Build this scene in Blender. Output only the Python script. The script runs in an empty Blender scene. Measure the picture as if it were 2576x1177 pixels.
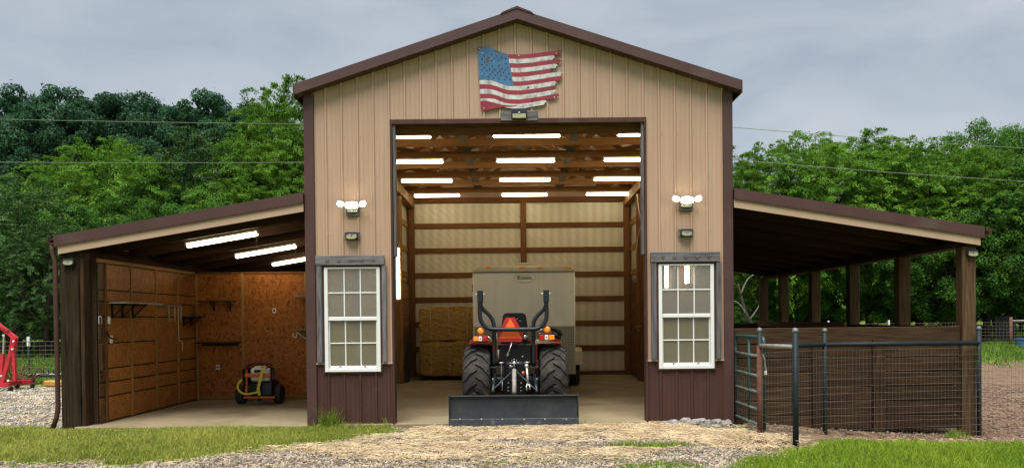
import bpy, bmesh, math, random
import numpy as np
from mathutils import Vector, Matrix
random.seed(7); RNG = np.random.default_rng(7)
SC = bpy.context.scene
COL = SC.collection
rad = math.radians

# ------------------------------------------------------------------ camera, sky, sun, exposure
CAM_POS = Vector((0.0, -10.75, 1.5)); FPX = 1870.0; PPX, PPY = 1308.0, 826.0   # measured on the 2576 px wide view of the photograph
cam_d = bpy.data.cameras.new('camera'); cam = bpy.data.objects.new('camera', cam_d); COL.objects.link(cam)
cam_d.sensor_width = 36.0; cam_d.lens = 36.0 * FPX / 2576.0
cam_d.shift_x = (1288.0 - PPX) / 2576.0; cam_d.shift_y = (PPY - 588.5) / 2576.0
cam_d.clip_start = 0.1; cam_d.clip_end = 2000.0
CAM_R = Matrix.Rotation(rad(90 - 0.7), 3, 'X') @ Matrix.Rotation(rad(-0.55), 3, 'Z')
cam.matrix_world = Matrix.Translation(CAM_POS) @ CAM_R.to_4x4()
SC.camera = cam

SUN_EL, SUN_AZ = 66.0, -12.0        # soft, behind the photographer
world = bpy.data.worlds.new('World'); SC.world = world; world.use_nodes = True
wn = world.node_tree; wn.nodes.clear()
def N(t, kind, **kw):
    n = t.nodes.new(kind)
    for k, v in kw.items(): setattr(n, k, v)
    return n
w_out = N(wn, 'ShaderNodeOutputWorld'); w_bg = N(wn, 'ShaderNodeBackground'); w_bg.inputs['Strength'].default_value = 0.1
sky = N(wn, 'ShaderNodeTexSky', sky_type='NISHITA', sun_disc=False, sun_elevation=rad(SUN_EL), sun_rotation=rad(180 + SUN_AZ))
sky.air_density = 1.0; sky.dust_density = 2.0
tc = N(wn, 'ShaderNodeTexCoord'); mp = N(wn, 'ShaderNodeMapping'); mp.inputs['Scale'].default_value = (1.0, 1.0, 2.6)
n1 = N(wn, 'ShaderNodeTexNoise'); n1.inputs['Scale'].default_value = 3.6; n1.inputs['Detail'].default_value = 7.0; n1.inputs['Roughness'].default_value = 0.5; n1.inputs['Distortion'].default_value = 0.6
rp = N(wn, 'ShaderNodeValToRGB'); rp.color_ramp.elements[0].position = 0.33; rp.color_ramp.elements[1].position = 0.7
rp.color_ramp.elements[0].color = (0.90, 1.05, 1.18, 1); rp.color_ramp.elements[1].color = (1.38, 1.46, 1.52, 1)
mx = N(wn, 'ShaderNodeMixRGB'); mx.inputs['Fac'].default_value = 0.93
L = wn.links.new
L(tc.outputs['Generated'], mp.inputs['Vector']); L(mp.outputs['Vector'], n1.inputs['Vector']); L(n1.outputs['Fac'], rp.inputs['Fac'])
L(sky.outputs['Color'], mx.inputs['Color1']); L(rp.outputs['Color'], mx.inputs['Color2'])
L(mx.outputs['Color'], w_bg.inputs['Color']); L(w_bg.outputs['Background'], w_out.inputs['Surface'])

sun_d = bpy.data.lights.new('sun', 'SUN'); sun = bpy.data.objects.new('sun', sun_d); COL.objects.link(sun)
sun_d.energy = 1.5; sun_d.angle = rad(38); sun_d.color = (1.0, 0.965, 0.91)
_dir = Vector((math.sin(rad(SUN_AZ)) * math.cos(rad(SUN_EL)), -math.cos(rad(SUN_AZ)) * math.cos(rad(SUN_EL)), math.sin(rad(SUN_EL))))
sun.rotation_euler = _dir.to_track_quat('Z', 'Y').to_euler(); sun.location = (-6, -20, 25)

SC.view_settings.view_transform = 'Standard'; SC.view_settings.look = 'None'
SC.view_settings.exposure = 2.0; SC.view_settings.gamma = 1.0; SC.view_settings.use_curve_mapping = False
SC.render.engine = 'CYCLES'; SC.cycles.use_denoising = True; SC.cycles.denoiser = 'OPENIMAGEDENOISE'; SC.cycles.denoising_input_passes = 'RGB_ALBEDO_NORMAL'; SC.cycles.denoising_prefilter = 'ACCURATE'
SC.cycles.filter_width = 1.4
SC.cycles.max_bounces = 8; SC.cycles.diffuse_bounces = 4; SC.cycles.glossy_bounces = 3; SC.cycles.transparent_max_bounces = 12
SC.cycles.sample_clamp_indirect = 6.0; SC.cycles.caustics_reflective = False; SC.cycles.caustics_refractive = False

# ------------------------------------------------------------------ pixel helpers (directions only; the plane gives the distance)
def ray(px, py):
    return CAM_R @ Vector(((px - PPX) / FPX, -(py - PPY) / FPX, -1.0))
def WY(px, py, y):
    d = ray(px, py); return CAM_POS + d * ((y - CAM_POS.y) / d.y)
def WX(px, py, x):
    d = ray(px, py); return CAM_POS + d * ((x - CAM_POS.x) / d.x)
def WZ(px, py, z):
    d = ray(px, py); return CAM_POS + d * ((z - CAM_POS.z) / d.z)

# ------------------------------------------------------------------ noise in numpy
_lat = np.random.default_rng(3).random((256, 256))
def vn(x, y, s=1.0, o=0.0):
    x = np.asarray(x) * s + 50.3 + o * 17.1; y = np.asarray(y) * s + 31.7 + o * 9.3
    xi = np.floor(x).astype(int); yi = np.floor(y).astype(int); fx = x - xi; fy = y - yi
    fx = fx * fx * (3 - 2 * fx); fy = fy * fy * (3 - 2 * fy)
    a = _lat[xi % 256, yi % 256]; b = _lat[(xi + 1) % 256, yi % 256]; c = _lat[xi % 256, (yi + 1) % 256]; d = _lat[(xi + 1) % 256, (yi + 1) % 256]
    return (a * (1 - fx) + b * fx) * (1 - fy) + (c * (1 - fx) + d * fx) * fy
def fbm(x, y, s=1.0, o=0.0):
    return (vn(x, y, s, o) * 4 + vn(x, y, s * 2.1, o + 1) * 2 + vn(x, y, s * 4.3, o + 2)) / 7
def sstep(a, b, x):
    t = np.clip((np.asarray(x) - a) / (b - a), 0, 1); return t * t * (3 - 2 * t)

# ------------------------------------------------------------------ materials
def new_mat(name):
    m = bpy.data.materials.new(name); m.use_nodes = True; t = m.node_tree
    return m, t, t.nodes['Principled BSDF']
def mat(name, c1, c2=None, scale=6.0, rough=0.6, bump=0.0, stretch=(1, 1, 1), metal=0.0, objvar=0.0, detail=5.0, lo=0.35, hi=0.65,
        dirt=None, dirt_scale=1.2, dirt_lo=0.5, dirt_hi=0.75, spec=0.5, bscale=None, island=0.0):
    m, t, p = new_mat(name); L = t.links.new
    c2 = c2 or c1
    tcx = N(t, 'ShaderNodeTexCoord'); mpx = N(t, 'ShaderNodeMapping'); mpx.inputs['Scale'].default_value = stretch
    oi = N(t, 'ShaderNodeObjectInfo')
    cm = N(t, 'ShaderNodeCombineXYZ'); mu = N(t, 'ShaderNodeMath', operation='MULTIPLY'); mu.inputs[1].default_value = 40.0
    L(oi.outputs['Random'], mu.inputs[0])
    for k in ('X', 'Y', 'Z'): L(mu.outputs[0], cm.inputs[k])
    L(cm.outputs[0], mpx.inputs['Location']); L(tcx.outputs['Object'], mpx.inputs['Vector'])
    nz = N(t, 'ShaderNodeTexNoise'); nz.inputs['Scale'].default_value = scale; nz.inputs['Detail'].default_value = detail; nz.inputs['Roughness'].default_value = 0.6
    L(mpx.outputs[0], nz.inputs['Vector'])
    r = N(t, 'ShaderNodeValToRGB'); r.color_ramp.elements[0].position = lo; r.color_ramp.elements[1].position = hi
    r.color_ramp.elements[0].color = (*c1, 1); r.color_ramp.elements[1].color = (*c2, 1)
    L(nz.outputs['Fac'], r.inputs['Fac']); col = r.outputs['Color']
    if dirt:
        dn = N(t, 'ShaderNodeTexNoise'); dn.inputs['Scale'].default_value = dirt_scale; dn.inputs['Detail'].default_value = 6.0
        L(tcx.outputs['Object'], dn.inputs['Vector'])
        dr = N(t, 'ShaderNodeMapRange'); dr.inputs['From Min'].default_value = dirt_lo; dr.inputs['From Max'].default_value = dirt_hi
        L(dn.outputs['Fac'], dr.inputs['Value'])
        dm = N(t, 'ShaderNodeMixRGB'); dm.inputs['Color2'].default_value = (*dirt, 1); L(dr.outputs[0], dm.inputs['Fac']); L(col, dm.inputs['Color1']); col = dm.outputs[0]
    if objvar or island:
        src = oi.outputs['Random']
        if island:
            gi = N(t, 'ShaderNodeNewGeometry'); src = gi.outputs['Random Per Island']
        v = island or objvar
        mr = N(t, 'ShaderNodeMapRange'); mr.inputs['To Min'].default_value = 1 - v; mr.inputs['To Max'].default_value = 1 + v
        L(src, mr.inputs['Value'])
        hs = N(t, 'ShaderNodeHueSaturation'); L(mr.outputs[0], hs.inputs['Value']); L(col, hs.inputs['Color']); col = hs.outputs[0]
    L(col, p.inputs['Base Color'])
    p.inputs['Roughness'].default_value = rough; p.inputs['Metallic'].default_value = metal; p.inputs['Specular IOR Level'].default_value = spec
    if bump:
        b = N(t, 'ShaderNodeBump'); b.inputs['Strength'].default_value = 1.0; b.inputs['Distance'].default_value = bump
        if bscale:
            bn = N(t, 'ShaderNodeTexNoise'); bn.inputs['Scale'].default_value = bscale; bn.inputs['Detail'].default_value = 4.0; L(mpx.outputs[0], bn.inputs['Vector']); L(bn.outputs['Fac'], b.inputs['Height'])
        else: L(nz.outputs['Fac'], b.inputs['Height'])
        L(b.outputs[0], p.inputs['Normal'])
    return m
def emit_mat(name, col, strength):
    m, t, p = new_mat(name); p.inputs['Base Color'].default_value = (*[min(c, 0.9) for c in col], 1)
    p.inputs['Emission Color'].default_value = (*col, 1); p.inputs['Emission Strength'].default_value = strength; return m
def wood(name, c1, c2, axis, rough=0.75, objvar=0.18, k=1.0, dirt=None):
    st = {'x': (0.6, 9, 9), 'y': (9, 0.6, 9), 'z': (9, 9, 0.6)}[axis]
    return mat(name, c1, c2, scale=4.0 * k, rough=rough, bump=0.004, stretch=st, objvar=objvar, detail=7, lo=0.3, hi=0.72, dirt=dirt, dirt_scale=2.0, spec=0.12)

MT = {}
MT['tan'] = mat('tan_metal', (0.385, 0.257, 0.178), (0.42, 0.283, 0.199), scale=1.5, rough=0.45, stretch=(6, 6, 0.35), bump=0.004, bscale=0.9, dirt=(0.33, 0.228, 0.16), dirt_scale=0.9, dirt_lo=0.52, dirt_hi=0.85, spec=0.35)
MT['brown'] = mat('brown_metal', (0.058, 0.027, 0.0205), (0.072, 0.034, 0.026), scale=2.0, rough=0.6, stretch=(5, 5, 0.5), dirt=(0.11, 0.07, 0.055), dirt_scale=2.2, dirt_lo=0.55, dirt_hi=0.9, spec=0.2)
MT['brown_trim'] = mat('brown_trim_metal', (0.062, 0.030, 0.027), (0.077, 0.038, 0.034), scale=2.0, rough=0.5, stretch=(1, 1, 1), dirt=(0.10, 0.07, 0.06), dirt_scale=1.6, dirt_lo=0.55, dirt_hi=0.9, spec=0.3)
MT['tan_trim'] = mat('tan_trim_metal', (0.40, 0.275, 0.19), (0.43, 0.30, 0.205), scale=3.0, rough=0.45, spec=0.35)
for ax in 'xyz':
    MT['grey_' + ax] = wood('weathered_grey_wood_' + ax, (0.06, 0.058, 0.06), (0.2, 0.19, 0.19), ax)
    MT['post_' + ax] = wood('treated_post_wood_' + ax, (0.042, 0.024, 0.012), (0.13, 0.08, 0.04), ax)
    MT['dark_' + ax] = wood('dark_plank_wood_' + ax, (0.021, 0.011, 0.0055), (0.072, 0.042, 0.022), ax)
    MT['brownw_' + ax] = wood('brown_girt_wood_' + ax, (0.09, 0.035, 0.012), (0.19, 0.085, 0.03), ax)
    MT['pine_' + ax] = wood('pine_lumber_' + ax, (0.22, 0.11, 0.035), (0.36, 0.20, 0.075), ax)
    MT['truss_' + ax] = wood('truss_lumber_' + ax, (0.16, 0.07, 0.022), (0.28, 0.135, 0.048), ax)
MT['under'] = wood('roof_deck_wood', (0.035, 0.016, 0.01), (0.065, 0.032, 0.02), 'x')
MT['pressed'] = mat('greenish_post', (0.012, 0.009, 0.005), (0.04, 0.031, 0.017), scale=4, spec=0.1, rough=0.9, bump=0.004, stretch=(9, 9, 0.5), detail=7)

def osb(name, cols, scale, axis):
    m, t, p = new_mat(name); L = t.links.new
    tcx = N(t, 'ShaderNodeTexCoord'); oi = N(t, 'ShaderNodeObjectInfo'); mu = N(t, 'ShaderNodeMath', operation='MULTIPLY'); mu.inputs[1].default_value = 30
    L(oi.outputs['Random'], mu.inputs[0]); cm = N(t, 'ShaderNodeCombineXYZ'); [L(mu.outputs[0], cm.inputs[k]) for k in 'XYZ']
    mpx = N(t, 'ShaderNodeMapping'); L(cm.outputs[0], mpx.inputs['Location']); L(tcx.outputs['Object'], mpx.inputs['Vector'])
    nz = N(t, 'ShaderNodeTexNoise'); nz.inputs['Scale'].default_value = 5; L(mpx.outputs[0], nz.inputs['Vector'])
    ad = N(t, 'ShaderNodeMixRGB', blend_type='ADD'); ad.inputs['Fac'].default_value = 0.22; L(mpx.outputs[0], ad.inputs['Color1']); L(nz.outputs['Color'], ad.inputs['Color2'])
    m2 = N(t, 'ShaderNodeMapping'); m2.inputs['Scale'].default_value = (1, 1, 0.45); L(ad.outputs[0], m2.inputs['Vector'])
    vo = N(t, 'ShaderNodeTexVoronoi'); vo.inputs['Scale'].default_value = scale; L(m2.outputs[0], vo.inputs['Vector'])
    sp = N(t, 'ShaderNodeSeparateColor'); L(vo.outputs['Color'], sp.inputs[0])
    r = N(t, 'ShaderNodeValToRGB'); e = r.color_ramp.elements
    e[0].position = 0.0; e[0].color = (*cols[0], 1); e[1].position = 1.0; e[1].color = (*cols[3], 1)
    for q, c in ((0.3, cols[1]), (0.75, cols[2])):
        x = e.new(q); x.color = (*c, 1)
    L(sp.outputs[0], r.inputs['Fac'])
    big = N(t, 'ShaderNodeTexNoise'); big.inputs['Scale'].default_value = 1.3; L(mpx.outputs[0], big.inputs['Vector'])
    mr = N(t, 'ShaderNodeMapRange'); mr.inputs['To Min'].default_value = 0.75; mr.inputs['To Max'].default_value = 1.25; L(big.outputs['Fac'], mr.inputs['Value'])
    hs = N(t, 'ShaderNodeHueSaturation'); L(mr.outputs[0], hs.inputs['Value']); L(r.outputs[0], hs.inputs['Color'])
    L(hs.outputs[0], p.inputs['Base Color']); p.inputs['Roughness'].default_value = 0.6; p.inputs['Specular IOR Level'].default_value = 0.3
    b = N(t, 'ShaderNodeBump'); b.inputs['Distance'].default_value = 0.002; L(sp.outputs[1], b.inputs['Height']); L(b.outputs[0], p.inputs['Normal'])
    return m
MT['osb'] = osb('strand_board', ((0.15, 0.038, 0.005), (0.29, 0.09, 0.012), (0.33, 0.108, 0.016), (0.39, 0.142, 0.026)), 38.0, 'z')
MT['osb_side'] = osb('strand_board_side', ((0.20, 0.07, 0.012), (0.28, 0.105, 0.02), (0.315, 0.125, 0.027), (0.365, 0.16, 0.042)), 36.0, 'z')
MT['osb_shaded'] = osb('strand_board_shaded', ((0.05, 0.022, 0.008), (0.08, 0.036, 0.013), (0.10, 0.048, 0.017), (0.125, 0.065, 0.022)), 22.0, 'z')  # side wall board with the front bay's shade put into its colour

# wrinkled vinyl-faced insulation
m, t, p = new_mat('insulation_vinyl'); L = t.links.new
tcx = N(t, 'ShaderNodeTexCoord'); wv = N(t, 'ShaderNodeTexWave', wave_type='BANDS', bands_direction='DIAGONAL'); wv.inputs['Scale'].default_value = 3.2; wv.inputs['Distortion'].default_value = 7.0; wv.inputs['Detail'].default_value = 3.0; wv.inputs['Detail Scale'].default_value = 0.7
nz = N(t, 'ShaderNodeTexNoise'); nz.inputs['Scale'].default_value = 2.6; nz.inputs['Detail'].default_value = 5.0; nz.inputs['Distortion'].default_value = 1.5
rb = N(t, 'ShaderNodeTexWave', wave_type='BANDS', bands_direction='X'); rb.inputs['Scale'].default_value = 1.38
for q in (wv, nz, rb): L(tcx.outputs['Object'], q.inputs['Vector'])
a1 = N(t, 'ShaderNodeMath', operation='MULTIPLY'); L(wv.outputs['Fac'], a1.inputs[0]); L(nz.outputs['Fac'], a1.inputs[1])
a2 = N(t, 'ShaderNodeMath', operation='MULTIPLY_ADD'); L(rb.outputs['Fac'], a2.inputs[0]); a2.inputs[1].default_value = 0.35; L(a1.outputs[0], a2.inputs[2])
b = N(t, 'ShaderNodeBump'); b.inputs['Distance'].default_value = 0.014; b.inputs['Strength'].default_value = 0.5; L(a2.outputs[0], b.inputs['Height']); L(b.outputs[0], p.inputs['Normal'])
r = N(t, 'ShaderNodeValToRGB'); r.color_ramp.elements[0].color = (0.46, 0.41, 0.295, 1); r.color_ramp.elements[1].color = (0.55, 0.495, 0.37, 1); L(rb.outputs['Fac'], r.inputs['Fac'])
L(r.outputs[0], p.inputs['Base Color']); p.inputs['Roughness'].default_value = 0.45
MT['insul'] = m

MT['concrete'] = mat('concrete_floor', (0.18, 0.142, 0.08), (0.265, 0.215, 0.13), scale=1.6, rough=0.75, bump=0.002, dirt=(0.12, 0.092, 0.05), dirt_scale=1.1, dirt_lo=0.53, dirt_hi=0.8, detail=8, bscale=30)
MT['white'] = mat('white_vinyl', (0.7, 0.7, 0.69), (0.74, 0.74, 0.73), rough=0.35)
MT['white_dull'] = mat('white_painted_steel', (0.66, 0.65, 0.61), (0.74, 0.73, 0.69), rough=0.5)
MT['black'] = mat('black_plastic', (0.006, 0.006, 0.0065), (0.010, 0.010, 0.011), rough=0.5, spec=0.2)
MT['black_paint'] = mat('black_painted_steel', (0.009, 0.012, 0.016), (0.016, 0.02, 0.026), scale=9, rough=0.42, spec=0.35)
MT['blade'] = mat('blade_steel', (0.016, 0.021, 0.024), (0.026, 0.032, 0.035), scale=7, rough=0.6, dirt=(0.045, 0.047, 0.046), dirt_scale=3.5, dirt_lo=0.56, dirt_hi=0.8, bump=0.001, spec=0.3)
MT['blade_edge'] = mat('worn_blade_edge', (0.03, 0.036, 0.045), (0.05, 0.057, 0.068), scale=14, rough=0.5, metal=0.1, dirt=(0.11, 0.108, 0.105), dirt_scale=9, dirt_lo=0.55, dirt_hi=0.7)
MT['steel'] = mat('bright_steel', (0.55, 0.54, 0.5), (0.7, 0.69, 0.66), rough=0.3, metal=0.8)
MT['galv'] = mat('galvanised_wire', (0.09, 0.075, 0.06), (0.15, 0.13, 0.105), rough=0.7, spec=0.2)
MT['rubber'] = mat('tyre_rubber', (0.018, 0.017, 0.016), (0.036, 0.033, 0.03), scale=9, rough=0.82, dirt=(0.085, 0.07, 0.052), dirt_scale=5, dirt_lo=0.5, dirt_hi=0.85, bump=0.0015, spec=0.3)
MT['red'] = mat('tractor_red_paint', (0.075, 0.003, 0.006), (0.10, 0.004, 0.008), rough=0.25)
MT['red_lens'] = mat('red_lens', (0.42, 0.008, 0.012), rough=0.15)
MT['amber'] = mat('amber_lens', (0.85, 0.24, 0.015), (0.95, 0.32, 0.025), scale=30, rough=0.2)
MT['orange'] = mat('fluorescent_orange', (1.0, 0.13, 0.015), (1.0, 0.16, 0.02), rough=0.4)
MT['dark_red'] = mat('retroreflective_red', (0.42, 0.012, 0.015), (0.5, 0.016, 0.02), rough=0.4)
MT['clear'] = mat('clear_lens', (0.75, 0.74, 0.7), (0.85, 0.85, 0.82), rough=0.12)
MT['trailer'] = mat('trailer_skin', (0.66, 0.63, 0.535), (0.73, 0.70, 0.6), scale=1.5, stretch=(4, 4, 0.4), rough=0.38, dirt=(0.55, 0.51, 0.42), dirt_scale=1.4, dirt_lo=0.5, dirt_hi=0.85)
MT['trailer_cap'] = mat('trailer_roof_cap', (0.42, 0.36, 0.245), (0.5, 0.43, 0.3), rough=0.4)
MT['hoist_red'] = mat('hoist_red_paint', (0.42, 0.012, 0.025), (0.52, 0.03, 0.045), rough=0.4, dirt=(0.25, 0.04, 0.035), dirt_lo=0.6, dirt_hi=0.8)
MT['gate_green'] = mat('green_gate_paint', (0.012, 0.05, 0.045), (0.022, 0.075, 0.065), rough=0.45, dirt=(0.13, 0.15, 0.13), dirt_scale=8, dirt_lo=0.55, dirt_hi=0.8)
MT['gate_pale'] = mat('worn_green_gate_paint', (0.06, 0.115, 0.095), (0.2, 0.235, 0.2), scale=10, rough=0.55)
MT['pipe'] = mat('black_pipe_paint', (0.007, 0.012, 0.015), (0.014, 0.021, 0.025), rough=0.6, spec=0.25, scale=12)
MT['pipe_cap'] = mat('grey_pipe_cap', (0.09, 0.11, 0.12), (0.15, 0.17, 0.18), rough=0.5)
MT['rust'] = mat('rusty_pipe', (0.075, 0.03, 0.018), (0.15, 0.06, 0.035), scale=14, rough=0.85, bump=0.002)
MT['pale_pipe'] = mat('pale_worn_pipe', (0.2, 0.18, 0.15), (0.32, 0.3, 0.26), rough=0.6, scale=12)
MT['hay'] = mat('hay', (0.2, 0.105, 0.02), (0.43, 0.27, 0.065), scale=30, rough=0.9, bump=0.02, stretch=(1.0, 1.0, 0.5), dirt=(0.28, 0.17, 0.04), dirt_scale=3)
MT['yellow'] = mat('yellow_strap', (0.55, 0.45, 0.02), (0.68, 0.56, 0.05), rough=0.6)
MT['mach_orange'] = mat('orange_frame', (0.52, 0.1, 0.015), (0.62, 0.14, 0.025), rough=0.35)
MT['rope_red'] = mat('dark_red_cover', (0.11, 0.022, 0.012), (0.16, 0.035, 0.02), rough=0.6)
MT['lamp_black'] = mat('lamp_housing', (0.02, 0.02, 0.022), (0.03, 0.03, 0.033), rough=0.3)
MT['lamp_lens'] = mat('lamp_lens', (0.3, 0.3, 0.16), (0.4, 0.39, 0.22), rough=0.2)
MT['solar'] = mat('solar_cell', (0.28, 0.33, 0.34), (0.42, 0.46, 0.46), rough=0.15)
MT['flag_blue'] = mat('flag_blue_paint', (0.026, 0.098, 0.21), (0.04, 0.145, 0.29), scale=7, rough=0.5, dirt=(0.12, 0.1, 0.08), dirt_scale=5.0, dirt_lo=0.62, dirt_hi=0.72)
MT['flag_red'] = mat('flag_red_paint', (0.2, 0.010, 0.022), (0.27, 0.02, 0.036), scale=8, rough=0.5, dirt=(0.14, 0.01, 0.016), dirt_scale=9, dirt_lo=0.6, dirt_hi=0.72)
MT['flag_white'] = mat('flag_white_paint', (0.44, 0.43, 0.42), (0.58, 0.57, 0.555), scale=9, rough=0.5, dirt=(0.26, 0.25, 0.245), dirt_scale=13, dirt_lo=0.46, dirt_hi=0.68)
MT['flag_star'] = mat('star_hole', (0.008, 0.012, 0.03), rough=0.8)
MT['rustplate'] = mat('rust_spot', (0.1, 0.05, 0.03), (0.16, 0.09, 0.05), scale=20, rough=0.9)
MT['stone'] = mat('pale_stone', (0.17, 0.16, 0.145), (0.34, 0.325, 0.3), scale=8, rough=0.85, bump=0.01, objvar=0.15)
MT['stone_dark'] = mat('brown_stone', (0.085, 0.055, 0.045), (0.15, 0.1, 0.08), scale=8, rough=0.85, bump=0.01, objvar=0.15)
MT['bark'] = mat('bark', (0.018, 0.014, 0.01), (0.055, 0.043, 0.032), scale=5, rough=0.95, bump=0.03, stretch=(5, 5, 0.8))
MT['bark_pale'] = mat('pale_bark', (0.11, 0.1, 0.085), (0.22, 0.2, 0.17), scale=5, rough=0.95, bump=0.01)
MT['blue'] = mat('blue_plastic', (0.02, 0.12, 0.36), (0.03, 0.15, 0.42), rough=0.45)
MT['wire_line'] = mat('power_line_wire', (0.13, 0.17, 0.12), (0.18, 0.22, 0.16), rough=0.5)
MT['yellow_wood'] = mat('yellow_timber', (0.4, 0.2, 0.03), (0.5, 0.27, 0.05), scale=8, rough=0.7)
MT['copper_rope'] = mat('pale_cord', (0.5, 0.42, 0.28), (0.6, 0.5, 0.35), rough=0.7)
MT['tube_glow'] = emit_mat('tube_glow', (1.0, 0.85, 0.58), 6.0)
MT['flood_glow'] = emit_mat('floodlight_glow', (1.0, 0.86, 0.58), 9.0)

def glass(name, tint, gloss):
    m, t, p = new_mat(name); t.nodes.remove(p); L = t.links.new; o = t.nodes['Material Output']
    tr = N(t, 'ShaderNodeBsdfTransparent'); tr.inputs['Color'].default_value = (*tint, 1)
    gl = N(t, 'ShaderNodeBsdfGlossy'); gl.inputs['Roughness'].default_value = 0.03
    fr = N(t, 'ShaderNodeFresnel'); fr.inputs['IOR'].default_value = 1.5
    ad = N(t, 'ShaderNodeMath', operation='MULTIPLY_ADD'); ad.inputs[1].default_value = gloss; ad.inputs[2].default_value = 0.02; L(fr.outputs[0], ad.inputs[0])
    di = N(t, 'ShaderNodeBsdfDiffuse'); di.inputs['Color'].default_value = (0.55, 0.50, 0.38, 1)  # pale diffuse haze stands in for interior light and reflections on the panes
    m1 = N(t, 'ShaderNodeMixShader'); m1.inputs['Fac'].default_value = 0.22; L(tr.outputs[0], m1.inputs[1]); L(di.outputs[0], m1.inputs[2])
    m2 = N(t, 'ShaderNodeMixShader'); L(ad.outputs[0], m2.inputs['Fac']); L(m1.outputs[0], m2.inputs[1]); L(gl.outputs[0], m2.inputs[2]); L(m2.outputs[0], o.inputs['Surface'])
    return m
MT['glass'] = glass('window_glass', (0.93, 0.93, 0.9), 1.8)
MT['glass_screen'] = glass('screened_glass', (0.7, 0.68, 0.62), 0.7)

# diamond plate
m, t, p = new_mat('diamond_plate'); L = t.links.new
tcx = N(t, 'ShaderNodeTexCoord'); mp2 = N(t, 'ShaderNodeMapping'); mp2.inputs['Rotation'].default_value = (0, rad(45), 0); L(tcx.outputs['Object'], mp2.inputs['Vector'])
ck = N(t, 'ShaderNodeTexChecker'); ck.inputs['Scale'].default_value = 26; L(mp2.outputs[0], ck.inputs['Vector'])
ck.inputs['Color1'].default_value = (0.2, 0.18, 0.12, 1); ck.inputs['Color2'].default_value = (0.27, 0.245, 0.17, 1)
L(ck.outputs['Color'], p.inputs['Base Color']); b = N(t, 'ShaderNodeBump'); b.inputs['Distance'].default_value = 0.003; L(ck.outputs['Fac'], b.inputs['Height']); L(b.outputs[0], p.inputs['Normal'])
p.inputs['Roughness'].default_value = 0.45; p.inputs['Metallic'].default_value = 0.3
MT['diamond'] = m

def leaf_mat(name, c1, c2, tl=0.35, sat=1.0):
    m, t, p = new_mat(name); L = t.links.new; o = t.nodes['Material Output']
    gi = N(t, 'ShaderNodeNewGeometry'); oi = N(t, 'ShaderNodeObjectInfo')
    r = N(t, 'ShaderNodeValToRGB'); r.color_ramp.elements[0].color = (*c1, 1); r.color_ramp.elements[1].color = (*c2, 1)
    tcx = N(t, 'ShaderNodeTexCoord'); nz = N(t, 'ShaderNodeTexNoise'); nz.inputs['Scale'].default_value = 0.55; nz.inputs['Detail'].default_value = 3; L(tcx.outputs['Object'], nz.inputs['Vector'])
    ad = N(t, 'ShaderNodeMath', operation='MULTIPLY_ADD'); ad.inputs[1].default_value = 0.5; L(gi.outputs['Random Per Island'], ad.inputs[0])
    sb = N(t, 'ShaderNodeMath', operation='MULTIPLY_ADD'); sb.inputs[1].default_value = 1.5; sb.inputs[2].default_value = -0.5; L(nz.outputs['Fac'], sb.inputs[0]); L(sb.outputs[0], ad.inputs[2])
    L(ad.outputs[0], r.inputs['Fac'])
    mr = N(t, 'ShaderNodeMapRange'); mr.inputs['To Min'].default_value = 0.8; mr.inputs['To Max'].default_value = 1.2; L(oi.outputs['Random'], mr.inputs['Value'])
    hs = N(t, 'ShaderNodeHueSaturation'); hs.inputs['Saturation'].default_value = sat; L(mr.outputs[0], hs.inputs['Value']); L(r.outputs[0], hs.inputs['Color'])
    L(hs.outputs[0], p.inputs['Base Color']); p.inputs['Roughness'].default_value = 0.6; p.inputs['Specular IOR Level'].default_value = 0.1
    ts = N(t, 'ShaderNodeBsdfTranslucent'); L(hs.outputs[0], ts.inputs['Color'])
    mx = N(t, 'ShaderNodeMixShader'); mx.inputs['Fac'].default_value = tl; L(p.outputs[0], mx.inputs[1]); L(ts.outputs[0], mx.inputs[2]); L(mx.outputs[0], o.inputs['Surface'])
    return m
MT['leaf_dark'] = leaf_mat('oak_leaves', (0.022, 0.07, 0.036), (0.06, 0.14, 0.062))
MT['leaf_mid'] = leaf_mat('elm_leaves', (0.032, 0.115, 0.018), (0.115, 0.24, 0.036))
MT['leaf_light'] = leaf_mat('locust_leaves', (0.052, 0.16, 0.016), (0.20, 0.36, 0.04))
MT['leaf_cedar'] = leaf_mat('cedar_leaves', (0.032, 0.088, 0.024), (0.10, 0.175, 0.055), 0.2)
MT['grass'] = leaf_mat('grass_blades', (0.145, 0.205, 0.022), (0.45, 0.455, 0.11), 0.3)
MT['grass_lush'] = leaf_mat('lush_grass_blades', (0.12, 0.23, 0.016), (0.31, 0.42, 0.045), 0.3)
MT['grass_far'] = leaf_mat('field_grass', (0.06, 0.15, 0.014), (0.16, 0.25, 0.036), 0.3)
MT['straw'] = mat('straw', (0.27, 0.195, 0.105), (0.5, 0.39, 0.235), scale=3, rough=0.7, island=0.45)
MT['clods'] = mat('dirt_clods', (0.12, 0.075, 0.048), (0.24, 0.165, 0.11), scale=2, rough=0.95, island=0.4)
MT['gravel_pale'] = mat('pale_gravel_stones', (0.24, 0.21, 0.17), (0.5, 0.46, 0.4), scale=2, rough=0.9, island=0.45)
MT['gravel'] = mat('gravel_stones', (0.15, 0.118, 0.088), (0.38, 0.32, 0.25), scale=2, rough=0.9, island=0.6)

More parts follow.
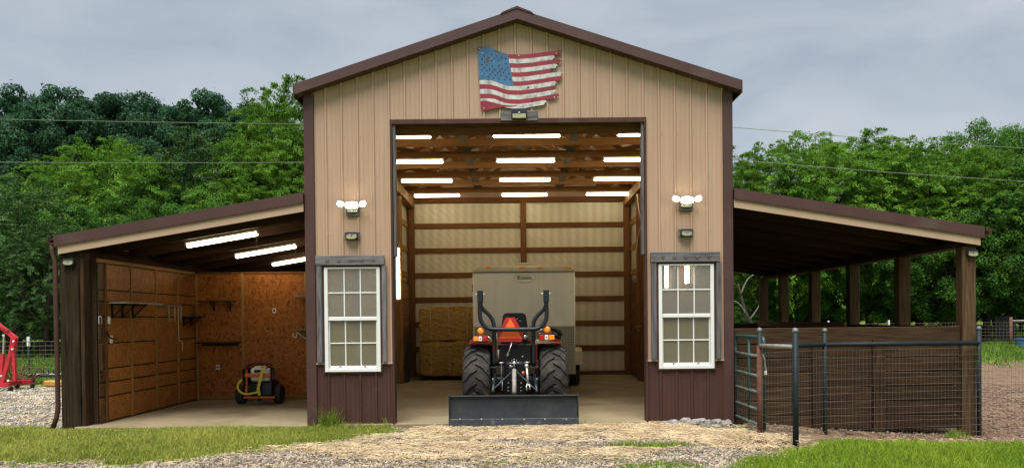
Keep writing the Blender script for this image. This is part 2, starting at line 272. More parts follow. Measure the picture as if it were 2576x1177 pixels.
# ------------------------------------------------------------------ mesh builder
class MB:
    def __init__(s): s.v = []; s.f = []
    def add(s, vs, fs):
        o = len(s.v); s.v += [tuple(v) for v in vs]; s.f += [tuple(i + o for i in f) for f in fs]; return s
    def box(s, x0, x1, y0, y1, z0, z1):
        x0, x1 = sorted((x0, x1)); y0, y1 = sorted((y0, y1)); z0, z1 = sorted((z0, z1))
        return s.add([(x0, y0, z0), (x1, y0, z0), (x1, y1, z0), (x0, y1, z0), (x0, y0, z1), (x1, y0, z1), (x1, y1, z1), (x0, y1, z1)],
                     [(0, 3, 2, 1), (4, 5, 6, 7), (0, 1, 5, 4), (1, 2, 6, 5), (2, 3, 7, 6), (3, 0, 4, 7)])
    def bbox(s, x0, x1, y0, y1, z0, z1, b=0.006, jit=0.0):
        # box with chamfered edges (44 triangles)
        x0, x1 = sorted((x0, x1)); y0, y1 = sorted((y0, y1)); z0, z1 = sorted((z0, z1))
        b = min(b, (x1 - x0) * .4, (y1 - y0) * .4, (z1 - z0) * .4)
        P = {}; vs = []
        X = (x0, x1); Y = (y0, y1); Z = (z0, z1)
        for i in (0, 1):
            for j in (0, 1):
                for k in (0, 1):
                    si, sj, sk = (1 - 2 * i) * b, (1 - 2 * j) * b, (1 - 2 * k) * b
                    jx, jy, jz = (random.uniform(-jit, jit) for _ in range(3))
                    for a, v in (('x', (X[i], Y[j] + sj, Z[k] + sk)), ('y', (X[i] + si, Y[j], Z[k] + sk)), ('z', (X[i] + si, Y[j] + sj, Z[k]))):
                        P[(i, j, k, a)] = len(vs); vs.append((v[0] + jx, v[1] + jy, v[2] + jz))
        fs = []
        for i in (0, 1):
            q = [P[(i, j, k, 'x')] for j, k in ((0, 0), (1, 0), (1, 1), (0, 1))]; fs.append(q if i else q[::-1])
            q = [P[(j, i, k, 'y')] for j, k in ((0, 0), (0, 1), (1, 1), (1, 0))]; fs.append(q if i else q[::-1])
            q = [P[(j, k, i, 'z')] for j, k in ((0, 0), (1, 0), (1, 1), (0, 1))]; fs.append(q if i else q[::-1])
        for i in (0, 1):
            for j in (0, 1):
                for (A, B, key) in (('x', 'y', lambda k: (i, j, k)), ('x', 'z', lambda k: (i, k, j)), ('y', 'z', lambda k: (k, i, j))):
                    q = [P[(*key(0), A)], P[(*key(1), A)], P[(*key(1), B)], P[(*key(0), B)]]
                    fs.append(q)
                for k in (0, 1): fs.append([P[(i, j, k, a)] for a in 'xyz'])
        return s.add(vs, fs)
    def cyl(s, p0, p1, r0, r1=None, n=10, caps=True):
        p0 = Vector(p0); p1 = Vector(p1); r1 = r0 if r1 is None else r1
        return s.tube([p0, p1], [r0, r1], n, caps)
    def tube(s, pts, r, n=8, caps=True, squash=None):
        pts = [Vector(p) for p in pts]; m = len(pts)
        rs = r if isinstance(r, (list, tuple)) else [r] * m
        vs = []; up = None
        for i in range(m):
            d = (pts[min(i + 1, m - 1)] - pts[max(i - 1, 0)]).normalized()
            if up is None: up = Vector((0, 0, 1)) if abs(d.z) < 0.9 else Vector((1, 0, 0))
            a = d.cross(up).normalized(); bb = a.cross(d).normalized(); up = bb
            for k in range(n):
                th = 2 * math.pi * k / n
                vs.append(pts[i] + (a * math.cos(th) + bb * math.sin(th)) * rs[i])
        fs = [(i * n + k, i * n + (k + 1) % n, (i + 1) * n + (k + 1) % n, (i + 1) * n + k) for i in range(m - 1) for k in range(n)]
        if caps: fs += [tuple(range(n))[::-1], tuple((m - 1) * n + k for k in range(n))]
        return s.add(vs, fs)
    def beam(s, p0, p1, w, h, up=(0, 0, 1)):
        # rectangular bar from p0 to p1
        p0 = Vector(p0); p1 = Vector(p1); d = (p1 - p0).normalized(); up = Vector(up)
        a = d.cross(up).normalized() * w / 2; b = a.normalized().cross(d).normalized() * h / 2
        vs = [p + sa * a + sb * b for p in (p0, p1) for sa, sb in ((-1, -1), (1, -1), (1, 1), (-1, 1))]
        return s.add(vs, [(0, 1, 2, 3), (7, 6, 5, 4), (0, 4, 5, 1), (1, 5, 6, 2), (2, 6, 7, 3), (3, 7, 4, 0)])
    def prism(s, poly, y0, y1):
        # polygon in (x, z) extruded along y
        n = len(poly); vs = [(x, y0, z) for x, z in poly] + [(x, y1, z) for x, z in poly]
        return s.add(vs, [tuple(range(n)), tuple(range(2 * n - 1, n - 1, -1))] + [(i, i + n, (i + 1) % n + n, (i + 1) % n) for i in range(n)])
    def prism_x(s, poly, x0, x1):
        n = len(poly); vs = [(x0, y, z) for y, z in poly] + [(x1, y, z) for y, z in poly]
        return s.add(vs, [tuple(range(n)), tuple(range(2 * n - 1, n - 1, -1))] + [(i, i + n, (i + 1) % n + n, (i + 1) % n) for i in range(n)])
    def lathe(s, prof, n=24, axis='x', c=(0, 0, 0)):
        # prof: (axial, radius)
        vs = []
        for a, r in prof:
            for k in range(n):
                th = 2 * math.pi * k / n; u, w = r * math.cos(th), r * math.sin(th)
                vs.append({'x': (c[0] + a, c[1] + u, c[2] + w), 'y': (c[0] + u, c[1] + a, c[2] + w), 'z': (c[0] + u, c[1] + w, c[2] + a)}[axis])
        m = len(prof)
        fs = [(i * n + k, i * n + (k + 1) % n, (i + 1) * n + (k + 1) % n, (i + 1) * n + k) for i in range(m - 1) for k in range(n)]
        fs += [tuple(range(n))[::-1], tuple((m - 1) * n + k for k in range(n))]
        return s.add(vs, fs)
    def rot(s, M, c=(0, 0, 0)):
        c = Vector(c); s.v = [tuple(c + M @ (Vector(v) - c)) for v in s.v]; return s
    def move(s, d): s.v = [(a + d[0], b + d[1], c + d[2]) for a, b, c in s.v]; return s

def tag(o, label=None, cat=None, group=None, kind=None):
    if label: o['label'] = label
    if cat: o['category'] = cat
    if group: o['group'] = group
    if kind: o['kind'] = kind
    return o
def build(name, mb, material, parent=None, smooth=False, origin=None):
    me = bpy.data.meshes.new(name)
    vs = np.array(mb.v, dtype=float)
    if parent is not None:
        w = parent.get('_w'); org = np.array(w[:]) if w is not None else np.zeros(3)
        loc = (vs.min(0) + vs.max(0)) / 2; loc[2] = vs[:, 2].min()
    else:
        loc = (vs.min(0) + vs.max(0)) / 2; loc[2] = vs[:, 2].min(); org = np.zeros(3)
        if origin is not None: loc = np.array(origin, dtype=float)
    me.from_pydata((vs - loc).tolist(), [], mb.f); me.update()
    bm = bmesh.new(); bm.from_mesh(me); bmesh.ops.recalc_face_normals(bm, faces=bm.faces); bm.to_mesh(me); bm.free()
    if smooth: me.polygons.foreach_set('use_smooth', [True] * len(me.polygons))
    me.materials.append(MT[material] if isinstance(material, str) else material)
    o = bpy.data.objects.new(name, me); COL.objects.link(o)
    o['_w'] = [float(q) for q in loc]
    if parent is not None: o.parent = parent
    o.location = loc - org
    return o
def smooth_angle(o, ang=35):
    me = o.data; me.polygons.foreach_set('use_smooth', [True] * len(me.polygons))
    bm = bmesh.new(); bm.from_mesh(me)
    for e in bm.edges:
        if len(e.link_faces) == 2 and e.calc_face_angle(0) > rad(ang): e.smooth = False
    bm.to_mesh(me); bm.free(); return o
def thing(name, loc, label, cat, group=None):
    o = bpy.data.objects.new(name, None); COL.objects.link(o); o.location = loc; o['_w'] = [float(q) for q in loc]
    o.empty_display_size = 0.2
    return tag(o, label, cat, group)
def fast_mesh(name, V, F, material, loc=(0, 0, 0), parent=None, nf=4):
    # V (n,3) array, F (m,nf) index array
    me = bpy.data.meshes.new(name); V = np.asarray(V, dtype=np.float32); F = np.asarray(F, dtype=np.int32)
    me.vertices.add(len(V)); me.vertices.foreach_set('co', V.ravel())
    me.loops.add(F.size); me.loops.foreach_set('vertex_index', F.ravel())
    me.polygons.add(len(F)); me.polygons.foreach_set('loop_start', np.arange(0, F.size, nf, dtype=np.int32)); me.polygons.foreach_set('loop_total', np.full(len(F), nf, dtype=np.int32))
    me.update(calc_edges=True); me.materials.append(MT[material] if isinstance(material, str) else material)
    o = bpy.data.objects.new(name, me); COL.objects.link(o); o.location = loc
    if parent: o.parent = parent
    return o
# ------------------------------------------------------------------ the ground
def gz(x, y):
    x = np.asarray(x, dtype=float); y = np.asarray(y, dtype=float)
    z = -0.03 - 0.22 * sstep(2.6, 6.4, x) * (1 - sstep(12, 26, y)) + 0.05 * (fbm(x, y, 0.8) - 0.5) + 0.02 * (fbm(x, y, 3.0, 4) - 0.5)
    z = z + 0.5 * (fbm(x, y, 0.05, 6) - 0.5) * sstep(14, 50, np.hypot(x, y)) + sstep(26, 62, y) * (1.1 + 0.9 * sstep(-5, 12, x))
    inside = (x > -6.75) & (x < 3.2) & (y > -0.12) & (y < 9.4)
    return np.where(inside, np.minimum(z, -0.075), z)
def masks(x, y):
    x = np.asarray(x, dtype=float); y = np.asarray(y, dtype=float)
    nn = fbm(x, y, 1.3, 2) - 0.5; n2 = fbm(x, y, 3.5, 5) - 0.5
    lo = np.interp(x, [-12, -4.2, -2.8, -2.1, -1.6, -1.2], [-2.75, -2.55, -1.85, -1.05, -0.3, 0.6])
    gl = sstep(-0.5, 0.22, y - lo + nn * 0.7 + n2 * 0.4) * (1 - sstep(-0.05, 0.35, y + nn * 0.3)) * (1 - sstep(-1.9, -1.4, x + nn * 0.5))
    hi = np.interp(x, [1.6, 2.0, 3.3, 4.1, 5.2, 6.6, 9, 14], [-4.2, -3.3, -2.15, -1.2, -0.85, -0.8, -0.55, -0.45])
    gr = 1 - sstep(-0.3, 0.5, y - hi + nn * 0.7 + n2 * 0.5)
    def blob(cx, cy, rx, ry): return 1 - sstep(0.55, 1.15, np.hypot((x - cx) / rx, (y - cy) / ry) + nn * 1.3 + n2 * 0.8)
    patch = np.maximum.reduce([blob(1.75, -1.85, .62, .2), 0.45 * blob(.3, -2.5, .8, .42), 0.7 * blob(1.5, -3.15, .9, .22), 0.5 * blob(-.35, -2.9, .4, .2), 0.35 * blob(-1.1, -3.1, .4, .2), .5 * blob(1.0, -2.75, .25, .12)])
    grass = np.clip(np.maximum.reduce([gl, gr, patch]), 0, 1)
    straw = np.maximum.reduce([blob(-.6, -.6, 1.5, .75), blob(1.2, -.65, 2.2, .8), blob(2.6, -1.35, .85, .75), .8 * blob(-1.5, -1.9, 1.3, .45), .9 * blob(-1.0, -2.4, 1.2, .35), .5 * blob(.9, -2.3, 1.1, .3)]) * (1 - grass * 0.85)
    straw = straw * (.35 + .65 * sstep(.36, .56, fbm(x, y, 1.9, 7) + .12 * sstep(-1.3, -.3, y)))
    dirt = sstep(3.0, 3.5, x + nn * 0.4) * (1 - sstep(13, 18, y + nn * 6)) * (1 - gr) + 0.5 * blob(2.7, -2.3, .9, .6) * (1 - grass)
    gravel = np.where(y < 0.3, (1 - sstep(2.6, 3.4, x)) * (1 - grass), 0)
    yard = (1 - sstep(-6.9, -6.4, x)) * sstep(-0.1, 0.35, y + nn * 0.6) * (1 - sstep(6.6, 7.9, y + nn * 1.5))
    gravel = np.maximum(gravel, yard * (0.75 + 0.5 * nn))
    tuft = yard * sstep(0.12, 0.3, fbm(x, y, 0.9, 9) - 0.45)
    field = ((y > 0.3) & (x < -6.4)) * (1 - yard) + ((y > 8) | (x > 6.8)) * (1 - np.clip(dirt, 0, 1)) * (x > -6.4)
    grass = np.clip(np.maximum.reduce([grass, 0.5 * tuft, field]), 0, 1)
    return np.clip(straw, 0, 1), np.clip(gravel * (1 - 0.5 * tuft), 0, 1), np.clip(dirt, 0, 1), grass

def spaced(a, b, step, far_a, far_b, g=1.3):
    c = list(np.arange(a, b + step / 2, step)); s = step; lo = []; x = a
    while x > far_a: s *= g; x -= s; lo.append(x)
    s = step; hi = []; x = c[-1]
    while x < far_b: s *= g; x += s; hi.append(x)
    return np.array(lo[::-1] + c + hi)
gx = spaced(-14, 14, 0.11, -700, 700); gy = spaced(-4.4, 9.0, 0.11, -250, 900)
GX, GY = np.meshgrid(gx, gy); nx, ny = len(gx), len(gy)
V = np.stack([GX, GY, gz(GX, GY)], -1).reshape(-1, 3)
idx = np.arange(nx * ny).reshape(ny, nx)
F = np.stack([idx[:-1, :-1], idx[:-1, 1:], idx[1:, 1:], idx[1:, :-1]], -1).reshape(-1, 4)
m, t, p = new_mat('ground_cover'); L = t.links.new
at = N(t, 'ShaderNodeAttribute', attribute_name='cover'); sp = N(t, 'ShaderNodeSeparateColor'); L(at.outputs['Color'], sp.inputs[0])
tcx = N(t, 'ShaderNodeTexCoord')
def nz_(scale, detail=6, rough=0.6):
    n = N(t, 'ShaderNodeTexNoise'); n.inputs['Scale'].default_value = scale; n.inputs['Detail'].default_value = detail; n.inputs['Roughness'].default_value = rough; L(tcx.outputs['Object'], n.inputs['Vector']); return n
def ramp_(src, stops):
    r = N(t, 'ShaderNodeValToRGB'); e = r.color_ramp.elements; e[0].position, e[0].color = stops[0][0], (*stops[0][1], 1); e[1].position, e[1].color = stops[-1][0], (*stops[-1][1], 1)
    for q, c in stops[1:-1]:
        x = e.new(q); x.color = (*c, 1)
    L(src, r.inputs['Fac']); return r.outputs['Color']
def mixc(fac, a, b):
    x = N(t, 'ShaderNodeMixRGB'); L(fac, x.inputs['Fac']); L(a, x.inputs['Color1']); L(b, x.inputs['Color2']); return x.outputs[0]
def edge(mask, scale, amp):
    # break the mask's edge up with noise
    n = nz_(scale, 5); a = N(t, 'ShaderNodeMath', operation='MULTIPLY_ADD'); a.inputs[1].default_value = amp; a.inputs[2].default_value = -amp / 2; L(n.outputs['Fac'], a.inputs[0])
    b = N(t, 'ShaderNodeMath', operation='ADD'); L(mask, b.inputs[0]); L(a.outputs[0], b.inputs[1])
    r = N(t, 'ShaderNodeMapRange'); r.inputs['From Min'].default_value = 0.32; r.inputs['From Max'].default_value = 0.68; L(b.outputs[0], r.inputs['Value']); return r.outputs[0]
nb = nz_(0.25, 7); nf = nz_(9, 6)
n_mix = N(t, 'ShaderNodeMath', operation='MULTIPLY_ADD'); n_mix.inputs[1].default_value = 0.5; L(nf.outputs['Fac'], n_mix.inputs[0])
nb2 = N(t, 'ShaderNodeMath', operation='MULTIPLY'); nb2.inputs[1].default_value = 0.5; L(nb.outputs['Fac'], nb2.inputs[0]); L(nb2.outputs[0], n_mix.inputs[2])
c_grass = ramp_(n_mix.outputs[0], [(0.35, (0.08, 0.135, 0.018)), (0.5, (0.14, 0.2, 0.03)), (0.64, (0.24, 0.26, 0.07))])
vo = N(t, 'ShaderNodeTexVoronoi'); vo.inputs['Scale'].default_value = 34; L(tcx.outputs['Object'], vo.inputs['Vector'])
spv = N(t, 'ShaderNodeSeparateColor'); L(vo.outputs['Color'], spv.inputs[0])
c_grav = ramp_(spv.outputs[0], [(0.0, (0.085, 0.064, 0.046)), (0.5, (0.18, 0.145, 0.11)), (1.0, (0.31, 0.26, 0.2))])
nd = nz_(5, 8, 0.7); c_dirt = ramp_(nd.outputs['Fac'], [(0.3, (0.115, 0.07, 0.045)), (0.55, (0.21, 0.14, 0.095)), (0.72, (0.33, 0.245, 0.175))])
mps = N(t, 'ShaderNodeMapping'); mps.inputs['Scale'].default_value = (1, 2.2, 1); mps.inputs['Rotation'].default_value = (0, 0, 0.4); L(tcx.outputs['Object'], mps.inputs['Vector'])
ns = N(t, 'ShaderNodeTexNoise'); ns.inputs['Scale'].default_value = 14; ns.inputs['Detail'].default_value = 8; ns.inputs['Roughness'].default_value = 0.75; ns.inputs['Distortion'].default_value = 1.2; L(mps.outputs[0], ns.inputs['Vector'])
c_straw = ramp_(ns.outputs['Fac'], [(0.34, (0.12, 0.083, 0.048)), (0.48, (0.26, 0.19, 0.11)), (0.62, (0.44, 0.335, 0.2))])
c = mixc(edge(sp.outputs[2], 4, 0.5), c_grass, c_dirt); c = mixc(edge(sp.outputs[1], 6, 0.7), c, c_grav); c = mixc(edge(sp.outputs[0], 7, 0.8), c, c_straw)
L(c, p.inputs['Base Color']); p.inputs['Roughness'].default_value = 0.95; p.inputs['Specular IOR Level'].default_value = 0.15
hb = nz_(18, 8, 0.7); hb2 = N(t, 'ShaderNodeMath', operation='ADD'); L(hb.outputs['Fac'], hb2.inputs[0]); L(nd.outputs['Fac'], hb2.inputs[1])
b = N(t, 'ShaderNodeBump'); b.inputs['Distance'].default_value = 0.03; L(hb2.outputs[0], b.inputs['Height']); L(b.outputs[0], p.inputs['Normal'])
MT['ground'] = m
ground = fast_mesh('ground', V, F, 'ground'); tag(ground, 'ground of grass, gravel, straw and bare dirt around barn', 'ground', kind='structure')
S, G, D, GRm = masks(GX, GY); ca = ground.data.color_attributes.new('cover', 'FLOAT_COLOR', 'POINT')
ca.data.foreach_set('color', np.stack([S, G, D, np.ones_like(S)], -1).astype(np.float32).ravel())
ground.data.polygons.foreach_set('use_smooth', [True] * len(F))

# concrete slabs
for nm, lb, x0, x1, y1 in (('barn_floor', 'concrete slab floor of the tall middle bay', -3.0, 2.95, 9.1), ('workshop_floor', 'concrete slab floor of the workshop lean-to', -6.42, -3.06, 9.1)):
    o = build(nm, MB().bbox(x0, x1, -0.03 if nm == 'barn_floor' else -0.1, y1, -0.22, 0.015, 0.012), 'concrete'); tag(o, lb, 'floor', kind='structure')
# ------------------------------------------------------------------ the barn
barn = thing('barn', (0, 0, 0), 'tan and brown metal barn with tall open middle bay and lean-to on each side', 'barn')
def part(name, mb, m, parent=None, smooth=False): return build(name, mb, m, parent or barn, smooth)
XW, DX, DT, WZT = 3.03, 1.825, 4.36, 0.89         # half width, door half width, door top, wainscot top
RS = 0.3256; ZR = 5.77                              # roof slope and ridge underside height at the gable wall
BL = 9.14
def zroof(x): return ZR - RS * abs(x)
RIB0, RIBS = -0.03, 0.2286
def siding_profile(x0, x1):
    # (x, y) across a ribbed metal sheet
    pts = {round(x0, 4): 0.0, round(x1, 4): 0.0}
    k = math.floor((x0 - RIB0) / RIBS) - 1
    def yv(x):
        u = (x - RIB0 + RIBS / 2) % RIBS - RIBS / 2
        if abs(u) <= 0.011: return -0.02
        if abs(u) <= 0.026: return -0.02 * (0.026 - abs(u)) / 0.015
        u2 = abs(abs(u) - 0.078)
        return -0.0035 if u2 < 0.008 else 0.0
    xs = {x0, x1}
    while RIB0 + k * RIBS < x1 + RIBS:
        for d in (-0.026, -0.011, 0.011, 0.026, -0.087, -0.084, -0.072, -0.069, 0.069, 0.072, 0.084, 0.087):
            x = RIB0 + k * RIBS + d
            if x0 < x < x1: xs.add(x)
        k += 1
    return [(x, yv(x)) for x in sorted(xs)]
def sheet(x0, x1, zlo, zhi, m, name, ybase=0.0):
    pr = siding_profile(x0, x1)
    if x0 < 0 < x1: pr = sorted(set(pr + [(0.0, 0.0 if abs((0 - RIB0 + RIBS / 2) % RIBS - RIBS / 2) > 0.03 else -0.0)]))
    vs = []; n = len(pr)
    for x, y in pr:
        vs += [(x, ybase + y, zlo), (x, ybase + y, zhi(x) if callable(zhi) else zhi)]
    fs = [(2 * i, 2 * i + 2, 2 * i + 3, 2 * i + 1) for i in range(n - 1)]
    return part(name, MB().add(vs, fs), m)
WIN = [dict(x0=WY(818, 800, 0).x, x1=WY(958, 800, 0).x, z0=(WY(888, 936, 0).z), z1=WY(888, 674, 0).z),
       dict(x0=WY(1656, 800, 0).x, x1=WY(1795, 800, 0).x, z0=WY(1725, 925, 0).z, z1=WY(1725, 662, 0).z)]
for w in WIN: w['z0'] = 0.767; w['z1'] = 2.276
# upper tan sheets: cut at the lap ribs, the door and the windows
cuts = [RIB0 + RIBS * 4 * k + 0.04 for k in range(-4, 5)]
def span(x0, x1): return [x0] + [c for c in cuts if x0 + 0.08 < c < x1 - 0.08] + [x1]
def strip(x0, x1, zlo, zhi, m, name):
    s = span(x0, x1)
    for a, b in zip(s[:-1], s[1:]): sheet(a, b, zlo, zhi, m, name)
strip(-DX, DX, DT, zroof, 'tan', 'siding_sheet')
for (a, b), w in (((-XW + 0.05, -DX), WIN[0]), ((DX, XW - 0.05), WIN[1])):
    strip(a, w['x0'], WZT, zroof, 'tan', 'siding_sheet'); strip(w['x1'], b, WZT, zroof, 'tan', 'siding_sheet'); strip(w['x0'], w['x1'], w['z1'], zroof, 'tan', 'siding_sheet')
    strip(a, w['x0'], -0.06, WZT, 'brown', 'wainscot_sheet'); strip(w['x1'], b, -0.06, WZT, 'brown', 'wainscot_sheet'); strip(w['x0'], w['x1'], -0.06, w['z0'], 'brown', 'wainscot_sheet')
    for c, d in ((a, w['x0'] - 0.02), (w['x1'] + 0.02, b)):
        part('wainscot_trim', MB().box(c, d, -0.03, -0.021, WZT - 0.012, WZT + 0.012), 'tan_trim')
    # inner face of the front wall
    for q in ((a, w['x0'] - .01, 0.0, 4.7), (w['x1'] + .01, b, 0.0, 4.7), (w['x0'] - .01, w['x1'] + .01, 0.0, w['z0'] - .02), (w['x0'] - .01, w['x1'] + .01, w['z1'] + .02, 4.7)):
        part('inner_liner', MB().box(q[0], q[1], 0.1, 0.13, q[2], q[3]), 'insul')
part('inner_liner', MB().prism([(-DX, DT + .03), (DX, DT + .03), (DX, zroof(DX) - .06), (0, zroof(0) - .06), (-DX, zroof(DX) - .06)], 0.1, 0.13), 'insul')
# screws along two lines on the tan sheets
scr = MB()
for z in (1.55, 2.75, 3.55, 4.15):
    for k in range(-13, 14):
        x = RIB0 + RIBS * k + 0.045
        if abs(x) < DX + 0.03 or abs(x) > XW - 0.1: continue
        if any(w['x0'] - .1 < x < w['x1'] + .1 and z < w['z1'] + .15 for w in WIN): continue
        scr.box(x - .006, x + .006, -0.006, 0, z - .006, z + .006)
o = part('screw', scr, 'tan_trim'); o['kind'] = 'stuff'
# corner trims
for s in (-1, 1):
    part('corner_trim', MB().bbox(s * (XW - 0.09), s * (XW + 0.055), -0.035, 0.14, -0.05, 4.765, 0.008), 'brown_trim')
# door jambs and header
for s in (-1, 1):
    part('door_jamb', MB().bbox(s * (DX - 0.012), s * (DX + 0.02), -0.032, 0.14, 0.0, DT + 0.03, 0.006), 'brown')
    part('track_board', MB().bbox(s * (DX - 0.055), s * (DX - 0.014), -0.01, 0.10, 2.42, DT - 0.03, 0.005), 'grey_z')
part('door_header', MB().bbox(-DX - 0.02, DX + 0.02, -0.034, 0.05, DT - 0.045, DT + 0.028, 0.006), 'brown')
part('header_beam', MB().bbox(-DX, DX, 0.13, 0.26, DT - 0.14, DT + 0.12, 0.006), 'brownw_x')
# windows
def window(w):
    x0, x1, z0, z1 = w['x0'], w['x1'], w['z0'], w['z1']; zm = (z0 + z1) / 2 + 0.015; y0, y1 = -0.045, 0.03
    f = MB(); fw = 0.052
    f.bbox(x0, x0 + fw, y0, y1, z0, z1, .006).bbox(x1 - fw, x1, y0, y1, z0, z1, .006).bbox(x0 + fw, x1 - fw, y0, y1, z1 - fw * .5, z1, .006).bbox(x0 + fw, x1 - fw, y0, y1, z0, z0 + fw, .006)
    W = part('window', f, 'white')
    a0, a1 = x0 + fw, x1 - fw
    s = MB().bbox(a0, a1, -0.03, 0.0, zm - .03, zm + .025, .005); part('meeting_rail', s, 'white', W)
    part('sash', MB().bbox(a0, a0 + .018, -0.01, .02, z0 + fw, zm - .03).bbox(a1 - .018, a1, -0.01, .02, z0 + fw, zm - .03).bbox(a0 + .018, a1 - .018, -0.01, .02, z0 + fw, z0 + fw + .035), 'white_dull', W)
    b0, b1 = a0 + .018, a1 - .018
    for (c0, c1, d0, d1, y, g) in ((a0, a1, zm + .025, z1 - fw * .5, -0.012, 'glass'), (b0, b1, z0 + fw + .035, zm - .03, 0.012, 'glass_screen')):
        dx = (c1 - c0) / 3; dz = (d1 - d0) / 2
        for i in range(3):
            for j in range(2):
                part('pane', MB().box(c0 + i * dx + .004, c0 + (i + 1) * dx - .004, y - .002, y + .002, d0 + j * dz + .004, d0 + (j + 1) * dz - .004), g, W)
        for i in (1, 2): part('muntin', MB().bbox(c0 + i * dx - .009, c0 + i * dx + .009, y - .014, y - .003, d0, d1, .003), 'white', W)
        part('muntin', MB().bbox(c0, c1, y - .016, y - .0045, d0 + dz - .008, d0 + dz + .008, .003), 'white', W)
    for fx in (.22, .76): part('sash_latch', MB().bbox(b0 + (b1 - b0) * fx - .014, b0 + (b1 - b0) * fx + .014, -.028, -.011, z0 + fw + .02, z0 + fw + .034), 'black', W)
    # brown return around the frame
    part('window_return', MB().box(x0 - .022, x0 - .002, -.03, .1, z0 - .02, z1 + .02).box(x1 + .002, x1 + .022, -.03, .1, z0 - .02, z1 + .02).box(x0 - .0225, x1 + .0225, -.031, .1, z0 - .021, z0 - .002).box(x0 - .0225, x1 + .0225, -.031, .1, z1 + .002, z1 + .021), 'brown')
for w in WIN: window(w)
def stars(mb, cx, cz, y, r, th, rot=0.0):
    pl = []
    for k in range(10):
        a = math.pi / 2 + rot + k * math.pi / 5; q = r if k % 2 == 0 else r * 0.42
        pl.append((cx + q * math.cos(a), cz + q * math.sin(a)))
    return mb.prism(pl, y - th, y)
for w, s in zip(WIN, (-1, 1)):
    zt = w['z1'] + .025
    h = part('window_head_board', MB().bbox(w['x0'] - .115, w['x1'] + .07 if s < 0 else w['x1'] + .085, -.075, -.024, zt, zt + .142, .006, .002), 'grey_x')
    for k in range(5):
        o = build('star_ornament', stars(MB(), w['x0'] + .06 + k * .165, zt + .07, -.0755, .032, .006), 'grey_x', h)
    part('window_side_board', MB().bbox(w['x0'] - .105, w['x0'] - .03, -.065, -.024, WZT + .012, zt - .004, .006, .002), 'grey_z')
    part('window_side_board', MB().bbox(w['x1'] + .03, w['x1'] + .095, -.065, -.024, WZT + .012, zt - .004, .006, .002), 'grey_z')
# main roof
YF = -0.14
for s in (-1, 1):
    e = 3.17
    part('roof_sheet', MB().prism([(s * 0.0, zroof(0) + .10), (s * e, zroof(e) + .10), (s * e, zroof(e) + .125), (0.0, zroof(0) + .125)], YF, BL + .2), 'brown')
    part('roof_lining', MB().prism([(s * 0.0, zroof(0) + .03), (s * 2.95, zroof(2.95) + .03), (s * 2.95, zroof(2.95) + .06), (0.0, zroof(0) + .06)], 0.2, BL), 'insul')
    # rake trim: folded metal with a lower lip
    zt, zb = .13, -.005
    part('rake_trim', MB().prism([(0, zroof(0) + zb), (s * e, zroof(e) + zb), (s * e, zroof(e) + zt), (0, zroof(0) + zt)], YF - .02, YF + .0), 'brown_trim')
    part('rake_lip', MB().prism([(0, zroof(0) + zb - .012), (s * (e - .01), zroof(e) + zb - .012), (s * (e - .01), zroof(e) + zb + .012), (0, zroof(0) + zb + .012)], YF - .032, YF + .14), 'brown_trim')
    part('eave_trim', MB().box(s * (e + .002), s * (e + .022), YF - .021, BL + .2, zroof(e) - .05, zroof(e) + .128), 'brown')
part('ridge_cap', MB().prism([(-.24, zroof(.24) + .127), (0, ZR + .129), (.24, zroof(.24) + .127), (.2, zroof(.2) + .15), (0, ZR + .165), (-.2, zroof(.2) + .15)], YF - .03, BL + .2), 'brown')
# back wall
part('back_wall', MB().box(-XW, XW, BL, BL + .04, -.1, 4.74), 'tan')
part('gable_wall', MB().prism([(-XW, 4.742), (XW, 4.742), (XW, zroof(XW) + .07), (0, ZR + .07), (-XW, zroof(XW) + .07)], BL, BL + .04), 'tan')
zg = [4.0, 3.345, 2.69, 2.04, 1.385, .73]
lv = [0.05] + zg[::-1] + [4.6]
for a, b in zip(lv[:-1], lv[1:]):
    for x0, x1 in ((-2.92, .04), (.19, 2.92)):
        part('insulation_panel', MB().box(x0, x1, BL - .035, BL - .01, a + .072, b - .002), 'insul')
for z in zg:
    for x0, x1 in ((-2.78, .04), (.19, 2.78)):
        part('girt', MB().bbox(x0, x1, BL - .075, BL - .037, z - .07, z + .07, .005, .002), 'brownw_x')
part('base_board', MB().bbox(-2.9, 2.9, BL - .078, BL - .04, .016, .1, .004), 'brownw_x')
part('header_beam', MB().bbox(-2.9, 2.9, BL - .14, BL - .036, 4.6, 4.74, .006), 'brownw_x')
part('post', MB().bbox(.04, .19, BL - .2, BL - .036, .016, 4.6, .008), 'brownw_z')
for s in (-1, 1): part('post', MB().bbox(s * 2.78, s * 2.93, BL - .2, BL - .05, .016, 4.595, .008), 'brownw_z')
# side walls of the middle bay
for s in (-1, 1):
    part('side_wall', MB().box(s * 3.0, s * 3.04, .14, BL, -.1, 4.74), 'tan')
    ys = [.3, 2.3, 4.55, 6.8, BL - .25]
    for a, b in zip(ys[:-1], ys[1:]):
        for z0, z1 in zip([2.5] + [2.69, 3.345, 4.0], [2.62, 3.28, 3.93, 4.5]):
            part('insulation_panel', MB().box(s * 2.965, s * 2.99, a + .16, b - .002, z0 + .01, z1 + .05), 'insul')
        for z in (2.69, 3.345, 4.0): part('girt', MB().bbox(s * 2.93, s * 2.963, a + .16, b - .002, z - .07, z + .07, .005, .002), 'pine_y')
        zz = .03
        while zz < 2.4:
            part('lining_board', MB().bbox(s * 2.93, s * (2.955 + random.uniform(0, .006)), a + .16, b - .002, zz, zz + .178, .004, .001), 'pine_y' if s < 0 else 'brownw_y'); zz += .185
    for y in ys[1:-1]: part('post', MB().bbox(s * 2.78, s * 2.95, y, y + .158, .016, 4.45, .008), 'pine_z' if s < 0 else 'brownw_z')
    part('eave_beam', MB().bbox(s * 2.76, s * 2.92, .3, BL - .2, 4.46, 4.69, .006), 'pine_y')
